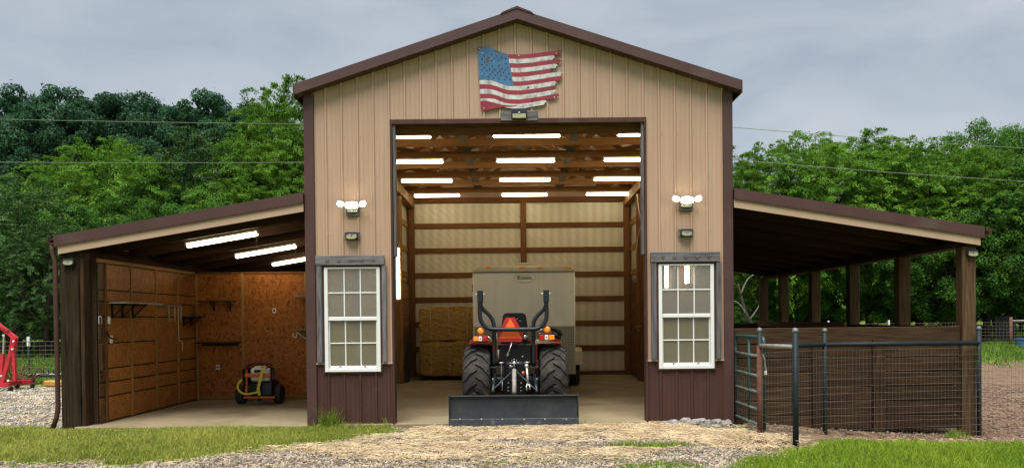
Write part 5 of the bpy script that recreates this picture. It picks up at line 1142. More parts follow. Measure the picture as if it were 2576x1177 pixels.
# ------------------------------------------------------------------ trees
def unit(a): return a / (np.linalg.norm(a, axis=-1, keepdims=True) + 1e-9)
def leaf_quads(C, A, Nn, ln, wd):
    S_ = unit(np.cross(A, Nn)); fold = unit(Nn) * (ln * .12)[:, None]
    V_ = np.stack([C - A * (ln / 2)[:, None], C + S_ * (wd / 2)[:, None] + fold, C + A * (ln / 2)[:, None], C - S_ * (wd / 2)[:, None] + fold], 1)
    return V_.reshape(-1, 3)
def limbs_mesh(rg, H, ht, ends, r0):
    mb = MB(); lean = Vector((rg.uniform(-.5, .5), rg.uniform(-.5, .5), 0))
    trunk = [Vector((0, 0, -.4)), Vector((0, 0, .2)) + lean * .05, lean * .35 + Vector((0, 0, ht * .5)), lean * .7 + Vector((0, 0, ht)), lean + Vector((0, 0, H * .72))]
    mb.tube(catmull(trunk, 4), [r0 * (1.25 - 1.05 * i / (4 * 4)) for i in range(17)], 9)
    for e in ends:
        e = Vector(e); t0 = min(max(rg.uniform(.45, .95) * ht, e.z * .35), H * .6); base = lean * min(t0 / ht, 1) * .8 + Vector((0, 0, t0))
        mid = base.lerp(e, .5) + Vector((rg.uniform(-.3, .3), rg.uniform(-.3, .3), rg.uniform(0, .5)))
        p = catmull([base, mid, e], 4); k = len(p); mb.tube(p, [r0 * .38 * (1 - .85 * i / (k - 1)) for i in range(k)], 6)
    return mb
def oak(seed, H=15.0, R=5.0, leaves=30000, lsz=.3, base=.28, nclump=150):
    rg = np.random.default_rng(seed); zc = H * (1 + base) / 2; hz = H * (1 - base) / 2
    d = unit(rg.normal(0, 1, (nclump, 3))); rr_ = rg.uniform(.35, 1.0, nclump) ** .45
    rx = R * (1 + .25 * np.sin(np.arctan2(d[:, 1], d[:, 0]) * 3 + seed))
    cc = np.stack([d[:, 0] * rr_ * rx * .86, d[:, 1] * rr_ * rx * .86, zc + d[:, 2] * rr_ * hz * .9], -1)
    cr = rg.uniform(.6, 1.25, nclump) * R / 5 * (1.2 - .45 * rr_)
    k = rg.choice(nclump, leaves, p=cr ** 2 / (cr ** 2).sum())
    u = unit(rg.normal(0, 1, (leaves, 3))); q = rg.uniform(.3, 1, leaves) ** .6 * (1 + (rg.random(leaves) < .12) * rg.uniform(0, .5, leaves))
    C = cc[k] + u * (q * cr[k])[:, None] * np.array([1, 1, .75])
    Nn = unit(u * .6 + np.array([0, 0, .7]) + rg.normal(0, .5, (leaves, 3))); A = unit(np.cross(Nn, rg.normal(0, 1, (leaves, 3))) + np.array([0, 0, -.15]))
    ln = rg.uniform(.6, 1.25, leaves) * lsz; ends = cc[rg.choice(nclump, 16, replace=False)]
    return leaf_quads(C, A, Nn, ln, ln * rg.uniform(.5, .75, leaves)), limbs_mesh(rg, H, H * .45, ends, .03 * H)
def feathery(seed, H=10.0, R=4.2, sprays=420, per=85, lsz=.17, base=.2):
    # crown of arching leafy sprays
    rg = np.random.default_rng(seed); zc = H * (1 + base) / 2; hz = H * (1 - base) / 2
    d = unit(rg.normal(0, 1, (sprays, 3)) + np.array([0, 0, .25])); lump = 1 + .10 * np.sin(3 * np.arctan2(d[:, 1], d[:, 0]) + seed) + .05 * np.sin(9 * d[:, 2] + seed)
    r_ = rg.uniform(.3, 1.0, sprays) ** .4 * lump * .9
    P0 = np.stack([d[:, 0] * R * r_, d[:, 1] * R * r_, zc + d[:, 2] * hz * r_], -1)
    dirs = unit(d * np.array([1, 1, .4]) + np.array([0, 0, .5]) + rg.normal(0, .35, (sprays, 3))); Ls = rg.uniform(.6, 1.45, sprays) * R / 4.2
    t = rg.random((sprays, per)) ** .8; L_ = Ls[:, None] * t
    g = np.array([0, 0, -1.0]); ax = P0[:, None, :] + dirs[:, None, :] * L_[..., None] + g * (0.55 * (t ** 2) * Ls[:, None])[..., None]
    tan = unit(dirs[:, None, :] + g * (1.1 * t)[..., None]); wid = (.34 * (1 - t * .75) * (R / 4.2))[..., None]
    off = rg.normal(0, 1, (sprays, per, 3)) * np.array([1, 1, .45]); C = (ax + off * wid * .55).reshape(-1, 3)
    A = unit((tan + unit(off) * .7 + g * .25).reshape(-1, 3)); n = len(C); Nn = unit(np.array([0, 0, 1.0]) + rg.normal(0, .45, (n, 3)) + .3 * np.repeat(d, per, 0))
    ln = rg.uniform(.6, 1.3, n) * lsz; ends = P0[rg.choice(sprays, 20, replace=False)]
    return leaf_quads(C, A, Nn, ln, ln * rg.uniform(.32, .55, n)), limbs_mesh(rg, H, H * .4, ends, .024 * H)
PROTO = {}
def proto(key, gen, leafm, **kw):
    V_, mb = gen(**kw); n = len(V_) // 4
    c = fast_mesh('crown', V_, np.arange(4 * n).reshape(-1, 4), leafm); t_ = build('trunk', mb, 'bark', origin=(0, 0, 0)); smooth_angle(t_, 60)
    PROTO[key] = (c, t_)
proto('oak_a', oak, 'leaf_dark', seed=11, H=16, R=5.0, leaves=56000, lsz=.22)
proto('oak_b', oak, 'leaf_dark', seed=23, H=16, R=4.4, leaves=50000, lsz=.21, nclump=130)
proto('elm', oak, 'leaf_mid', seed=31, H=11, R=4.2, leaves=62000, lsz=.15, base=.1, nclump=170)
proto('loc_a', feathery, 'leaf_light', seed=41, H=10, R=4.3, sprays=900, per=105, lsz=.13)
proto('loc_b', feathery, 'leaf_light', seed=57, H=10, R=3.9, sprays=820, per=105, lsz=.13)
proto('cedar', feathery, 'leaf_cedar', seed=63, H=9, R=3.2, sprays=760, per=80, lsz=.12, base=.06)
for c, t_ in PROTO.values():
    for o in (c, t_): COL.objects.unlink(o)
def plant(key, name, x, y, H, label, group, widen=1.0, rz=None, leafm=None):
    c0, t0 = PROTO[key]; H0 = {'oak_a': 16, 'oak_b': 16, 'elm': 11, 'loc_a': 10, 'loc_b': 10, 'cedar': 9}[key]; s = H / H0
    T = thing(name, (x, y, float(gz(x, y)) - .05), label, 'tree', group); T.rotation_euler.z = random.uniform(0, 6.28) if rz is None else rz; T.scale = (s * widen, s * widen, s)
    for o in (c0, t0):
        k = o.copy(); COL.objects.link(k); k.parent = T; k.location = (0, 0, 0)
    return T
def at_px(px, y): return WY(px, 790, y).x
def h_for(px, py, y): q = WY(px, py, y); return q.z - float(gz(q.x, y))
GL_, GR_ = 'trees of the wood behind the workshop', 'trees behind the pen'
# tall dark trees behind the workshop
for k_, (px, py, y) in enumerate([(-60, 225, 46), (60, 212, 44), (150, 196, 48), (265, 214, 45), (345, 216, 49), (440, 232, 46), (545, 212, 45), (615, 238, 48), (690, 250, 50), (-180, 230, 47)]):
    plant('oak_a' if k_ % 2 else 'oak_b', 'oak_tree', at_px(px, y), y, h_for(px, py, y) * 1.0, 'tall dark green oak in the back row of wood behind workshop', GL_, .88)
for k_, (px, py, y) in enumerate([(-30, 330, 40), (120, 340, 41), (370, 330, 41), (470, 350, 40)]):
    plant('oak_b', 'oak_tree', at_px(px, y), y, h_for(px, py, y), 'shorter dark green oak filling the second row of wood behind workshop', GL_, .8)
for key, px, py, y, w, lb in [('loc_a', 285, 352, 32, .95, 'bright green feathery tree with domed top behind workshop roof'), ('elm', 425, 368, 33, .95, 'mid green bushy tree between two feathery trees behind workshop roof'), ('cedar', 530, 326, 34, 1.0, 'pointed green cedar rising behind the workshop roof'), ('loc_b', 625, 440, 31, 1.0, 'low bright green feathery tree just behind workshop roof near barn'),
                              ('loc_b', 735, 208, 36, .72, 'tall bright green feathery tree beside the barn wall above workshop'), ('loc_a', 690, 330, 33, .7, 'bright green feathery tree standing against the barn corner'),
                              ('cedar', 35, 440, 24, 1.1, 'dusky grey-green cedar with drooping sprays behind the red hoist'), ('elm', 170, 485, 25, .85, 'dark bushy tree behind the workshop corner post'), ('cedar', 110, 545, 22, .9, 'low dusky cedar bush between taller trees behind hoist'), ('elm', 330, 470, 28, .8, 'bushy tree low behind the workshop roof edge'), ('elm', 520, 450, 29, .8, 'bushy tree half hidden by the workshop roof'), ('elm', -60, 400, 27, 1.0, 'bushy tree at the end of the wood beyond the hoist')]:
    plant(key, {'loc_a': 'locust_tree', 'loc_b': 'locust_tree', 'elm': 'elm_tree', 'cedar': 'cedar_tree'}[key], at_px(px, y), y, h_for(px, py, y), lb, GL_, w)
# behind the pen
for key, px, py, y, w, lb in [('loc_b', 1905, 372, 30, .85, 'bright green feathery tree next to barn wall behind pen roof'), ('loc_a', 2040, 336, 31, 1.0, 'broad bright green feathery tree with highest dome above pen roof'), ('loc_b', 2185, 338, 33, .95, 'bright green feathery tree between two domed ones behind pen'), ('loc_a', 2310, 350, 30, .95, 'bright green feathery tree above the low end of pen roof'),
                              ('elm', 2440, 282, 34, .75, 'tall leafy tree with open top rising beyond the pen'), ('elm', 2540, 288, 35, .8, 'tall leafy tree beyond blue tub'), ('loc_b', 2480, 380, 28, .9, 'bright green feathery tree behind the pen corner post'), ('elm', 2620, 360, 27, 1.0, 'mid green bushy tree beyond the wire fence end'), ('elm', 2390, 470, 27, 1.0, 'mid green bushy tree with low boughs behind corner post'), ('elm', 2240, 500, 29, .9, 'mid green bushy tree seen between pen posts'),
                              ('elm', 2110, 500, 31, .9, 'mid green bushy tree with dark trunk seen under pen roof'), ('elm', 1985, 500, 32, .9, 'mid green bushy tree seen through far end of pen'), ('oak_a', 2560, 330, 44, .8, 'dark tree in the back row beyond the pen'), ('oak_b', 2420, 400, 46, .9, 'dark tree in back row behind the feathery trees'), ('oak_a', 2230, 420, 47, .9, 'dark tree in back row above the pen roof'), ('oak_b', 2040, 430, 46, .9, 'dark tree in back row close to barn wall'), ('oak_a', 1880, 450, 45, .9, 'dark tree in back row hidden partly by barn')]:
    plant(key, {'loc_a': 'locust_tree', 'loc_b': 'locust_tree', 'elm': 'elm_tree', 'oak_a': 'oak_tree', 'oak_b': 'oak_tree'}[key], at_px(px, y), y, h_for(px, py, y), lb, GR_, w)
for k_, (px, y, h) in enumerate([(1870, 30, 3.0), (1935, 36, 3.6), (2005, 33, 2.6), (2075, 38, 3.6), (2120, 35, 3.0), (2190, 40, 4.0), (2260, 36, 3.2), (2320, 39, 3.8), (2375, 34, 2.8), (2450, 37, 4.2), (2500, 40, 4.0), (2570, 36, 3.4), (2030, 44, 4.2), (2150, 46, 4.5), (2290, 46, 4.5), (2400, 45, 4.4), (1900, 43, 4.0)]):
    plant('elm', 'shrub', at_px(px, y), y, h, 'low leafy shrub growing in shade under the trees behind pen', 'shrubs under the trees behind pen', 1.25)['category'] = 'shrub'
for k_, (px, y, h) in enumerate([(20, 33, 4.0), (70, 36, 4.5), (125, 34, 4.0), (-20, 35, 4.4), (160, 37, 4.5)]):
    plant('elm', 'shrub', at_px(px, y), y, h, 'low leafy shrub at the edge of wood behind hoist', 'shrubs at the edge of the wood', 1.25)['category'] = 'shrub'
for px, y, h in ((1240, 46, 11.0), (1480, 47, 10.5), (1700, 45, 10.5), (1800, 40, 8.5)):
    plant('oak_b', 'oak_tree', at_px(px, y), y, h, 'dark tree in the back row standing straight behind the barn', GR_, .9)
# bare pale branches seen through the pen's far end
dt = thing('dead_tree', (at_px(1880, 24), 24, float(gz(at_px(1880, 24), 24))), 'small bare pale tree seen through far end of the pen', 'tree')
mb = MB(); bx_, bz_ = dt.location.x, dt.location.z
mb.tube(catmull([(bx_ + .35, 24, bz_ - .2), (bx_ + .3, 24, bz_ + .9), (bx_ - .1, 24, bz_ + 1.8), (bx_ - .4, 24.1, bz_ + 3.1)], 5), [.14 - .006 * i for i in range(16)], 8); build('trunk', mb, 'bark', dt, True)
for P in ([(bx_ - .02, 24, bz_ + 1.6), (bx_ - .5, 23.8, bz_ + 2.2), (bx_ - 1.2, 23.7, bz_ + 2.3), (bx_ - 1.8, 23.7, bz_ + 2.0)], [(bx_ + .1, 24, bz_ + 1.4), (bx_ + .5, 23.8, bz_ + 2.1), (bx_ + .6, 23.8, bz_ + 2.9)], [(bx_ - .3, 24, bz_ + 2.6), (bx_ + .0, 23.9, bz_ + 3.3), (bx_ + .5, 23.9, bz_ + 3.6)]):
    k = len(catmull(P, 4)); build('branch', MB().tube(catmull(P, 4), [.045 * (1 - .75 * i / k) for i in range(k)], 6), 'bark_pale', dt, True)
# far wood closing the view
rg = np.random.default_rng(77); n = 110000; ncl = 1500
cx = rg.uniform(-95, 95, ncl); cy = rg.uniform(56, 80, ncl); hz = 8 + 5 * fbm(cx, cy, .08, 3) - 3.0 * (cx > 5); cz = gz(cx, cy) + rg.uniform(.0, 1, ncl) ** 1.5 * hz; cr = rg.uniform(1.3, 2.8, ncl)
k = rg.integers(0, ncl, n); u = unit(rg.normal(0, 1, (n, 3))); C = np.stack([cx, cy, cz], -1)[k] + u * (rg.uniform(.3, 1, n) ** .5 * cr[k])[:, None]
Nn = unit(u * .6 + np.array([0, 0, .7]) + rg.normal(0, .5, (n, 3))); A = unit(np.cross(Nn, rg.normal(0, 1, (n, 3)))); ln = rg.uniform(.35, .8, n)
wd_ = fast_mesh('far_wood', leaf_quads(C, A, Nn, ln, ln * .65), np.arange(4 * n).reshape(-1, 4), 'leaf_dark'); tag(wd_, 'far dark wood closing the view behind fields', 'wood', kind='stuff')

# ------------------------------------------------------------------ power line
pole = thing('utility_pole', (WY(1750, 600, 15).x, 15, 0), 'wooden utility pole hidden behind barn carrying two wires', 'pole')
px_ = pole.location.x; w1, w2 = WY(1750, 312, 15), WY(1750, 393, 15)
build('shaft', MB().cyl((px_, 15.1, -.5), (px_, 15.1, w1.z + .25), .15, .11, 12), 'bark', pole, True); build('insulator', MB().cyl((px_, 15, w1.z - .12), (px_, 15, w1.z + .04), .04).cyl((px_, 15, w2.z - .1), (px_, 15, w2.z + .04), .04), 'white_dull', pole)
def wire(a, ends, label):
    o = build('power_wire', MB().tube([a + (ends - a) * t - Vector((0, 0, .25 * 4 * t * (1 - t))) for t in np.linspace(0, 1, 24)], .0105, 5), 'wire_line'); tag(o, label, 'wire', 'power wires')
def far_pt(p_a, a, k): return a + (p_a - a) * k
for a, pl, pr, w in ((w1, WY(0, 283, 15), WY(2576, 355, 15), 'upper'), (w2, WY(0, 391, 15), WY(2576, 438, 15), 'lower')):
    wire(a, far_pt(pl, a, 1.6), f'{w} power wire crossing before the wood behind workshop'); wire(a, far_pt(pr, a, 2.2), f'{w} power wire crossing before the trees behind pen')

# ------------------------------------------------------------------ things around the yard
def field_fence(name, p0, p1, n, label, h=1.15, posts=None, capped=True):
    T = thing(name, ((p0[0] + p1[0]) / 2, (p0[1] + p1[1]) / 2, float(gz((p0[0] + p1[0]) / 2, (p0[1] + p1[1]) / 2))), label, 'fence')
    a, b2 = Vector((*p0, 0)), Vector((*p1, 0)); Ln = (b2 - a).length; d = (b2 - a).normalized(); mb = MB()
    for i in range(n + 1):
        p = a + (b2 - a) * (i / n) if posts is None else Vector((posts[i], p0[1], 0)); g = float(gz(p.x, p.y))
        q = build('steel_post', MB().beam((p.x, p.y, g - .3), (p.x, p.y, g + h), .045, .035, up=(0, 1, 0)), 'gate_green', T)
        if capped: build('white_cap', MB().bbox(p.x - .035, p.x + .035, p.y - .03, p.y + .03, g + h - .26, g + h + .02, .006), 'white', q)
        if posts is not None and i == n - 0: break
    for z in np.linspace(.06, h - .12, 9):
        mb.tube([(lambda p: (p.x, p.y - .03, float(gz(p.x, p.y)) + z))(a + d * Ln * k / 40) for k in range(41)], .0055, 4, False)
    for k in range(int(Ln / .16)):
        p = a + d * (k * .16); g = float(gz(p.x, p.y)); mb.tube([(p.x, p.y - .03, g + .05), (p.x, p.y - .03, g + h - .11)], .0045, 4, False)
    o = build('fence_wire', mb, 'galv', T); o['kind'] = 'stuff'
field_fence('field_fence', (-26, 10.2), (-7.2, 10.2), 8, 'wire field fence on white-capped steel posts behind red hoist', posts=[-26, -22.9, -19.8, -16.7, WY(72, 880, 10.2).x, -11.2, -9.2, -7.3, -7.2])
yr = 22.0; xr = [WY(p, 806, yr).x for p in (2084, 2236, 2416)]
field_fence('field_fence', (4.0, yr), (34.0, yr), 8, 'wire field fence on white-capped steel posts behind the pen', h=WY(2236, 806, yr).z - float(gz(xr[1], yr)), posts=[4.6, 8.6, xr[0], xr[1], xr[2], xr[2] + 3.3, xr[2] + 6.4, xr[2] + 9, 34.0])
rp_ = thing('rusty_gateway', (WY(2543, 840, 24).x, 24, 0), 'rusty pipe post with pale rail beyond the dirt paddock', 'gate')
q = WY(2543, 797, 24); build('post', MB().cyl((q.x, 24, -.4), (q.x, 24, q.z), .07, n=10), 'rust', rp_, True); build('rail', MB().cyl((q.x, 24, q.z - .18), (q.x + 5, 24, q.z - .18), .04, n=8), 'pale_pipe', rp_, True); build('post', MB().cyl((q.x + 5, 24, -.4), (q.x + 5, 24, q.z), .07, n=10), 'rust', rp_, True)
q = WZ(2568, 876, float(gz(22, 23)) + .0); tub = thing('water_tub', (q.x + .1, q.y, q.z), 'blue plastic water tub in grass beyond the dirt paddock', 'tub')
build('body', MB().lathe([(0, .27), (.12, .29), (.2, .285), (.4, .32), (.42, .335), (.44, .335), (.44, .3), (.1, .26)], 22, 'z', (q.x + .1, q.y, q.z)), 'blue', tub, True); build('rim', MB().tube([(q.x + .1 + .335 * math.cos(a), q.y + .335 * math.sin(a), q.z + .44) for a in np.linspace(0, 2 * math.pi, 23)], .015, 6, False), 'blue', tub, True)
# plank fence panels far off
def plank_fence(x0, x1, y, n, h, label, m='grey_z'):
    T = thing('plank_fence', ((x0 + x1) / 2, y, float(gz((x0 + x1) / 2, y))), label, 'fence'); w = (x1 - x0) / n; g = float(gz((x0 + x1) / 2, y))
    for k in range(n): build('board', MB().box(x0 + k * w + .01, x0 + (k + 1) * w - .01, y, y + .03, g, g + h * random.uniform(.93, 1.03)), m, T)
    for z in (.3, .85): build('rail', MB().box(x0, x1, y + .032, y + .08, g + h * z - .05, g + h * z + .05), m, T)
plank_fence(WY(2503, 790, 30).x, WY(2556, 790, 30).x, 30, 8, 1.35, 'short grey plank fence panel among trees beyond paddock')
T = thing('rail_fence', (-20, 27, float(gz(-20, 27))), 'dark old rail fence in front of the wood behind hoist', 'fence')
for k in range(5):
    z = float(gz(-20, 27)) + .25 + k * .26; build('rail', MB().cyl((-31, 27, z + random.uniform(-.06, .06)), (-11, 27 + random.uniform(-.1, .1), z + random.uniform(-.06, .06)), .085, .07, 7), 'bark', T, True)
for x in (-29, -25.5, -22, -18.5, -15, -11.5): build('post', MB().cyl((x, 27.15, 0), (x + .05, 27.15, 1.75), .1, .08, 8), 'bark', T, True)
# white-roofed shed far off
sx0, sx1 = WY(1922, 780, 52).x, WY(2020, 780, 52).x; sz = WY(1970, 778, 52).z; gs = float(gz(sx0, 52))
shed = thing('open_shed', ((sx0 + sx1) / 2, 53, gs), 'far open shed with white metal roof beyond the trees', 'shed')
build('roof', MB().prism_x([(51.5, sz - .15), (51.5, sz), (54.5, sz + .35), (54.5, sz + .25)], sx0, sx1), 'white', shed)
for x in (sx0 + .1, (sx0 + sx1) / 2, sx1 - .1):
    for y in (51.8, 54.2): build('post', MB().box(x - .06, x + .06, y - .06, y + .06, gs - .3, sz - .05 if y < 53 else sz + .2), 'post_z', shed)
build('wall', MB().box(sx0, sx1, 54.4, 54.45, gs - .2, sz + .2), 'grey_x', shed)
# engine hoist
hy = 6.3
def hp(px, py, y=hy): return WY(px, py, y)
hoist = thing('engine_hoist', (hp(20, 965).x, hy, 0), 'red engine hoist on casters standing on pale gravel', 'hoist')
HP = lambda n, P, w, h, m, up=(0, 1, 0): build(n, MB().beam(P[0], P[1], w, h, up), m, hoist)
kn = hp(38, 853)
HP('boom', (hp(-60, 772), hp(42, 853)), .085, .08, 'hoist_red'); HP('boom_brace', (hp(-10, 815, hy - .04), hp(22, 832, hy - .04)), .05, .05, 'hoist_red')
HP('mast', (hp(7, 960), hp(33, 868)), .08, .08, 'hoist_red'); HP('support', (hp(38, 958, hy - .12), hp(34, 868, hy - .12)), .06, .06, 'hoist_red'); HP('mast_head', (hp(33, 878, hy - .03), hp(36, 850, hy - .03)), .11, .11, 'hoist_red')
HP('ram_cylinder', (hp(3, 945), hp(8, 888)), .07, .07, 'hoist_red'); HP('ram_rod', (hp(8, 890), hp(10, 842)), .028, .028, 'steel')
for y, dx in ((hy - .2, 0), (hy + .55, 0)):
    HP('base_leg', (Vector((hp(-80, 962).x, y, .13)), Vector((hp(40, 962).x, y, .13))), .09, .09, 'hoist_red')
    for px in (2, 42):
        c = Vector((hp(px, 965).x, y, .06)); w = build('caster', MB().lathe([(-.02, .045), (-.022, .06), (.022, .06), (.02, .045)], 14, 'x', (c.x, c.y, .045)), 'rubber', hoist, True); build('caster_fork', MB().bbox(c.x - .03, c.x + .03, c.y - .03, c.y + .03, .075, .1, .004), 'galv', w)
HP('base_cross', (Vector((hp(12, 962).x, hy - .2, .132)), Vector((hp(12, 962).x, hy + .55, .132))), .09, .09, 'hoist_red', (0, 0, 1))
for px, py in ((10, 843), (35, 858), (32, 878), (4, 945), (22, 957)):
    q = hp(px, py, hy - .17); build('pivot_bolt', MB().lathe([(-.01, .022), (.02, .022)], 8, 'y', (q.x, hy - .19, q.z)), 'white_dull', hoist)
# drag harrow, timber
x0, x1 = hp(78, 950, 8.3).x, hp(152, 950, 8.3).x + .5
har = thing('drag_harrow', ((x0 + x1) / 2, 8.3, 0), 'flat steel drag harrow with short tines lying beside workshop wall', 'harrow')
build('frame', MB().bbox(x0, x1, 8.2, 8.5, .14, .2, .006), 'blade', har); build('top_plate', MB().bbox(x0 - .02, x1, 8.19, 8.5, .2, .225, .004), 'pale_pipe', har)
for k in range(9): build('tine', MB().cyl((x0 + .3 + k * .13, 8.35, .225), (x0 + .28 + k * .13, 8.35, .33), .022, .012, 6), 'black_paint', har)
for k in range(2): build('hitch_lug', MB().bbox(x0 + 1.05 + k * .14, x0 + 1.12 + k * .14, 8.25, 8.3, .225, .6, .006), 'black', har)
for k in range(3): build('support_leg', MB().box(x0 + .05 + k * .6, x0 + .1 + k * .6, 8.25, 8.3, -.05, .139), 'black_paint', har)
o = build('timber', MB().bbox(hp(114, 985, 7.3).x, hp(155, 985, 7.3).x + .4, 7.2, 7.45, -.02, .13, .03), 'yellow_wood'); tag(o, 'yellow timber lying on grass beside the workshop wall', 'timber')
o = build('scrap_pile', MB(), 'rust') if False else None
mb = MB(); rg2 = random.Random(4)
for k in range(26):
    a = (hp(rg2.uniform(20, 66), 955, 7.9).x, 7.9 + rg2.uniform(-.2, .2), -.03); b2 = (a[0] + rg2.uniform(-.4, .4), a[1] + rg2.uniform(-.2, .2), rg2.uniform(.1, .55)); c = (b2[0] + rg2.uniform(-.3, .3), b2[1], b2[2] + rg2.uniform(-.25, .1)); mb.tube(catmull([a, b2, c], 3), .014, 5)
o = build('brush_pile', mb, 'rust', smooth=True); tag(o, 'tangled rusty brush pile behind the red hoist', 'brush', kind='stuff')

# ------------------------------------------------------------------ stones at the wall foot
def rock(x, y, r, m, label, group, flat=.6):
    bm = bmesh.new(); bmesh.ops.create_icosphere(bm, subdivisions=2, radius=1.0); s_ = [random.uniform(.75, 1.3) for _ in range(3)]
    ph = random.uniform(0, 9)
    mb = MB(); g = float(gz(x, y))
    for v in bm.verts:
        k = 1 + .22 * math.sin(v.co.x * 3.1 + ph) * math.cos(v.co.y * 2.7 + ph) + .16 * math.sin(v.co.z * 5 + ph * 2); mb.v.append((x + v.co.x * r * s_[0] * k, y + v.co.y * r * s_[1] * k, g + r * flat * .45 + v.co.z * r * flat * s_[2] * k))
    mb.f = [tuple(v.index for v in f.verts) for f in bm.faces]; bm.free(); o = build('stone', mb, m); tag(o, label, 'stone', group)
for px, r in ((868, .07), (884, .09), (897, .085), (908, .06), (915, .05), (948, .05), (962, .04)): rock(WY(px, 1060, -.13).x, -.13 - random.uniform(0, .05), r, 'stone_dark', 'brown stone heaped against wall foot under window beside workshop', 'stones under the workshop side window')
for i in range(17): rock(WY(1676 + i * 9.5, 1058, -.12).x, -.1 - random.uniform(0, .1), random.uniform(.05, .085), 'stone', 'pale stone lined along wall foot under window beside pen', 'stones under the pen side window', .8)

# ------------------------------------------------------------------ grass, straw, gravel
def blades(n, xr, yr_, wfun, h, w, seed, m, name, label, zf=None):
    rg = np.random.default_rng(seed); X = rg.uniform(*xr, n); Y = rg.uniform(*yr_, n); w_ = np.clip(wfun(X, Y), 0, 1); keep = rg.random(n) < w_; X, Y, w_ = X[keep], Y[keep], w_[keep]; n = len(X)
    Z = gz(X, Y) - .01; th = rg.uniform(0, 2 * np.pi, n); H = rg.uniform(.5, 1.15, n) * h * (.65 + .7 * vn(X, Y, 1.7, 8)) * (.4 + .6 * np.clip(w_ * 1.1, 0, 1)); lean = rg.uniform(.1, .75, n) * H; ph = rg.uniform(0, 2 * np.pi, n)
    S_ = np.stack([np.cos(th), np.sin(th), np.zeros(n)], -1) * (w * rg.uniform(.6, 1.2, n) / 2)[:, None]; D_ = np.stack([np.cos(ph), np.sin(ph), np.zeros(n)], -1)
    B = np.stack([X, Y, Z], -1); M_ = B + D_ * (lean * .35)[:, None] + np.array([0, 0, 1]) * (H * .6)[:, None]; T_ = B + D_ * lean[:, None] + np.array([0, 0, 1]) * (H * .95)[:, None]
    V_ = np.stack([B - S_, B + S_, M_ + S_ * .7, M_ - S_ * .7, T_ + S_ * .12, T_ - S_ * .12], 1).reshape(-1, 3); i = np.arange(n)[:, None] * 6
    F_ = np.concatenate([i + np.array([0, 1, 2, 3]), i + np.array([3, 2, 4, 5])]); o = fast_mesh(name, V_, F_, m); tag(o, label, 'grass', kind='stuff'); return o
gm = lambda X, Y: masks(X, Y)[3]
blades(120000, (-9.5, -1.3), (-2.7, .35), lambda X, Y: gm(X, Y) ** 1.5, .085, .009, 1, 'grass', 'lawn_grass', 'short lawn grass before the workshop')
blades(110000, (1.0, 9.5), (-3.6, .1), lambda X, Y: gm(X, Y) ** 1.5, .10, .009, 2, 'grass_lush', 'meadow_grass', 'bright lush grass before the pen')
blades(9000, (-1.6, 1.2), (-3.5, -1.5), lambda X, Y: gm(X, Y) * .6, .07, .009, 9, 'grass', 'sparse_grass', 'sparse grass patches on the gravel')
blades(60000, (-16, -6.4), (.2, 10), lambda X, Y: gm(X, Y) ** 1.3 * .6, .10, .014, 3, 'grass_far', 'yard_grass', 'patchy grass behind gravel yard')
blades(90000, (5.5, 34), (8, 40), lambda X, Y: gm(X, Y) * .9, .24, .04, 4, 'grass_far', 'field_grass', 'tall field grass behind the pen')
blades(50000, (-40, -5), (9.5, 36), lambda X, Y: gm(X, Y) * .9, .22, .04, 5, 'grass_far', 'pasture_grass', 'field grass before the wood')
def tuft(px, py, y, n, h, r, label):
    c = WY(px, py, y); o = blades(n, (c.x - r * 1.4, c.x + r * 1.4), (y - r * .6, y + r * .5), lambda X, Y: np.exp(-((X - c.x) / r * 1.6) ** 2 - ((Y - y) / r * 3) ** 2), h, .011, int(px), 'grass_lush', 'grass_tuft', label)
tuft(828, 1070, -.14, 900, .34, .26, 'tall grass tuft against the brown corner trim'); tuft(2405, 1095, -.15, 900, .2, .22, 'green weed tuft at the foot of pen post'); tuft(1640, 1056, -.1, 120, .16, .1, 'thin grass tuft at the door jamb by stones'); tuft(1470, 1058, -.15, 40, .16, .06, 'few grass stems poking from straw beside blade'); tuft(975, 1062, -.15, 90, .2, .1, 'dry grass tuft at the door jamb beside stones')
def sticks(n, xr, yr_, wfun, ln, wd, seed, m, name, label, lift=.02, up=.12):
    rg = np.random.default_rng(seed); X = rg.uniform(*xr, n); Y = rg.uniform(*yr_, n); keep = rg.random(n) < wfun(X, Y); X, Y = X[keep], Y[keep]; n = len(X)
    C = np.stack([X, Y, gz(X, Y) + rg.uniform(.002, lift, n)], -1); th = rg.uniform(0, 2 * np.pi, n); A = unit(np.stack([np.cos(th), np.sin(th), rg.normal(0, up, n)], -1)); S_ = unit(np.cross(A, np.array([0, 0, 1.0]))); l = (rg.uniform(.3, 1.2, n) * ln / 2)[:, None]; w = wd / 2
    u = np.array([0, 0, wd * .6]); V_ = np.stack([C - A * l - S_ * w, C - A * l + S_ * w, C + A * l + S_ * w, C + A * l - S_ * w, C - A * l + u, C + A * l + u], 1).reshape(-1, 3); i = np.arange(n)[:, None] * 6
    o = fast_mesh(name, V_, np.concatenate([i + np.array([0, 4, 5, 3]), i + np.array([4, 1, 2, 5])]), m); tag(o, label, 'straw', kind='stuff')
sticks(75000, (-3.2, 3.6), (-3.4, .05), lambda X, Y: masks(X, Y)[0] ** 1.2, .15, .0075, 11, 'straw', 'loose_straw', 'loose straw scattered before the open doorway', .035)
sticks(16000, (-9, 9), (-3.5, .1), lambda X, Y: .12 + .3 * masks(X, Y)[1] + .6 * np.clip(1 - abs(masks(X, Y)[3] - .4) * 3, 0, 1), .10, .006, 12, 'straw', 'stray_straw', 'stray straw stalks over gravel and grass', .03)
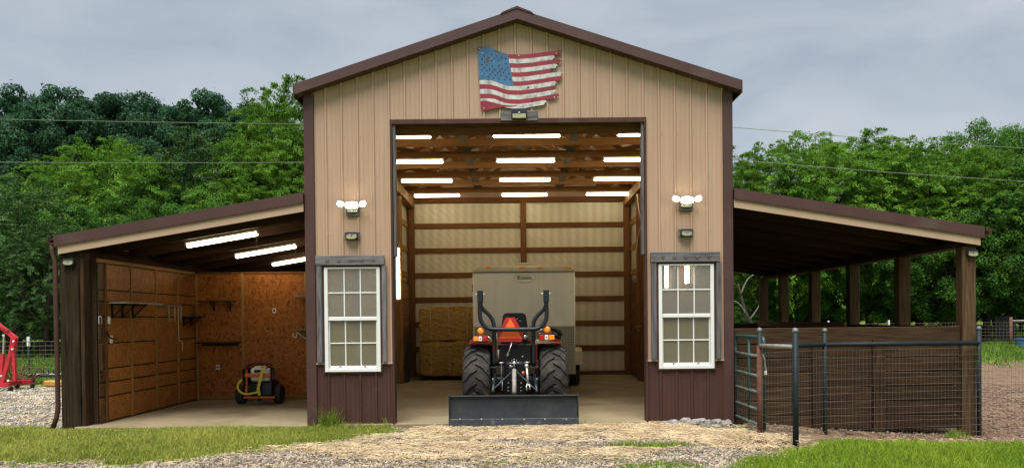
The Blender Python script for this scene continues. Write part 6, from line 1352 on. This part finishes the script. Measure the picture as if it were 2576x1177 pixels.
sticks(2600, (2.5, 3.5), (-2.2, -1.2), lambda X, Y: np.exp(-((X - 3.0) / .3) ** 2 - ((Y + 1.75) / .22) ** 2), .16, .008, 13, 'straw', 'straw_heap', 'small heap of straw at foot of the black fence post', .1, .3)
sticks(4000, (-13, -6.5), (.1, 8), lambda X, Y: .8 * masks(X, Y)[1], .14, .012, 14, 'straw', 'yard_litter', 'dry plant litter over the gravel yard', .02)
def stones(n, xr, yr_, wfun, r, seed, name, label, m='gravel'):
    rg = np.random.default_rng(seed); X = rg.uniform(*xr, n); Y = rg.uniform(*yr_, n); keep = rg.random(n) < wfun(X, Y); X, Y = X[keep], Y[keep]; n = len(X); R_ = rg.uniform(.45, 1.35, n) * r
    base = np.array([[1, 0, 0], [0, 1, 0], [-1, 0, 0], [0, -1, 0], [0, 0, .75], [0, 0, -.6]]); P = base[None] * R_[:, None, None] * rg.uniform(.6, 1.35, (n, 6, 1)); a = rg.uniform(0, 6.28, n); ca, sa = np.cos(a)[:, None], np.sin(a)[:, None]
    Q = np.stack([P[..., 0] * ca - P[..., 1] * sa, P[..., 0] * sa + P[..., 1] * ca, P[..., 2]], -1) + np.stack([X, Y, gz(X, Y) + R_ * .15], -1)[:, None]
    f = np.array([[0, 1, 4], [1, 2, 4], [2, 3, 4], [3, 0, 4], [1, 0, 5], [2, 1, 5], [3, 2, 5], [0, 3, 5]]); F_ = (np.arange(n)[:, None, None] * 6 + f[None]).reshape(-1, 3); o = fast_mesh(name, Q.reshape(-1, 3), F_, m, nf=3); tag(o, label, 'gravel', kind='stuff')
stones(36000, (-6.5, 3.4), (-3.6, -.5), lambda X, Y: masks(X, Y)[1] * (1 - .85 * masks(X, Y)[0]), .019, 21, 'drive_gravel', 'grey gravel of the drive before the barn')
stones(26000, (-13.5, -6.5), (.1, 8), lambda X, Y: masks(X, Y)[1] * .9, .022, 22, 'yard_gravel', 'pale gravel of the yard beside workshop', 'gravel_pale')
stones(9000, (3.2, 12), (-.6, 9), lambda X, Y: masks(X, Y)[2] * .7, .03, 23, 'dirt_clods', 'clods and crumbs on the bare dirt', 'clods')
for o in list(SC.objects):
    if '_w' in o: del o['_w']
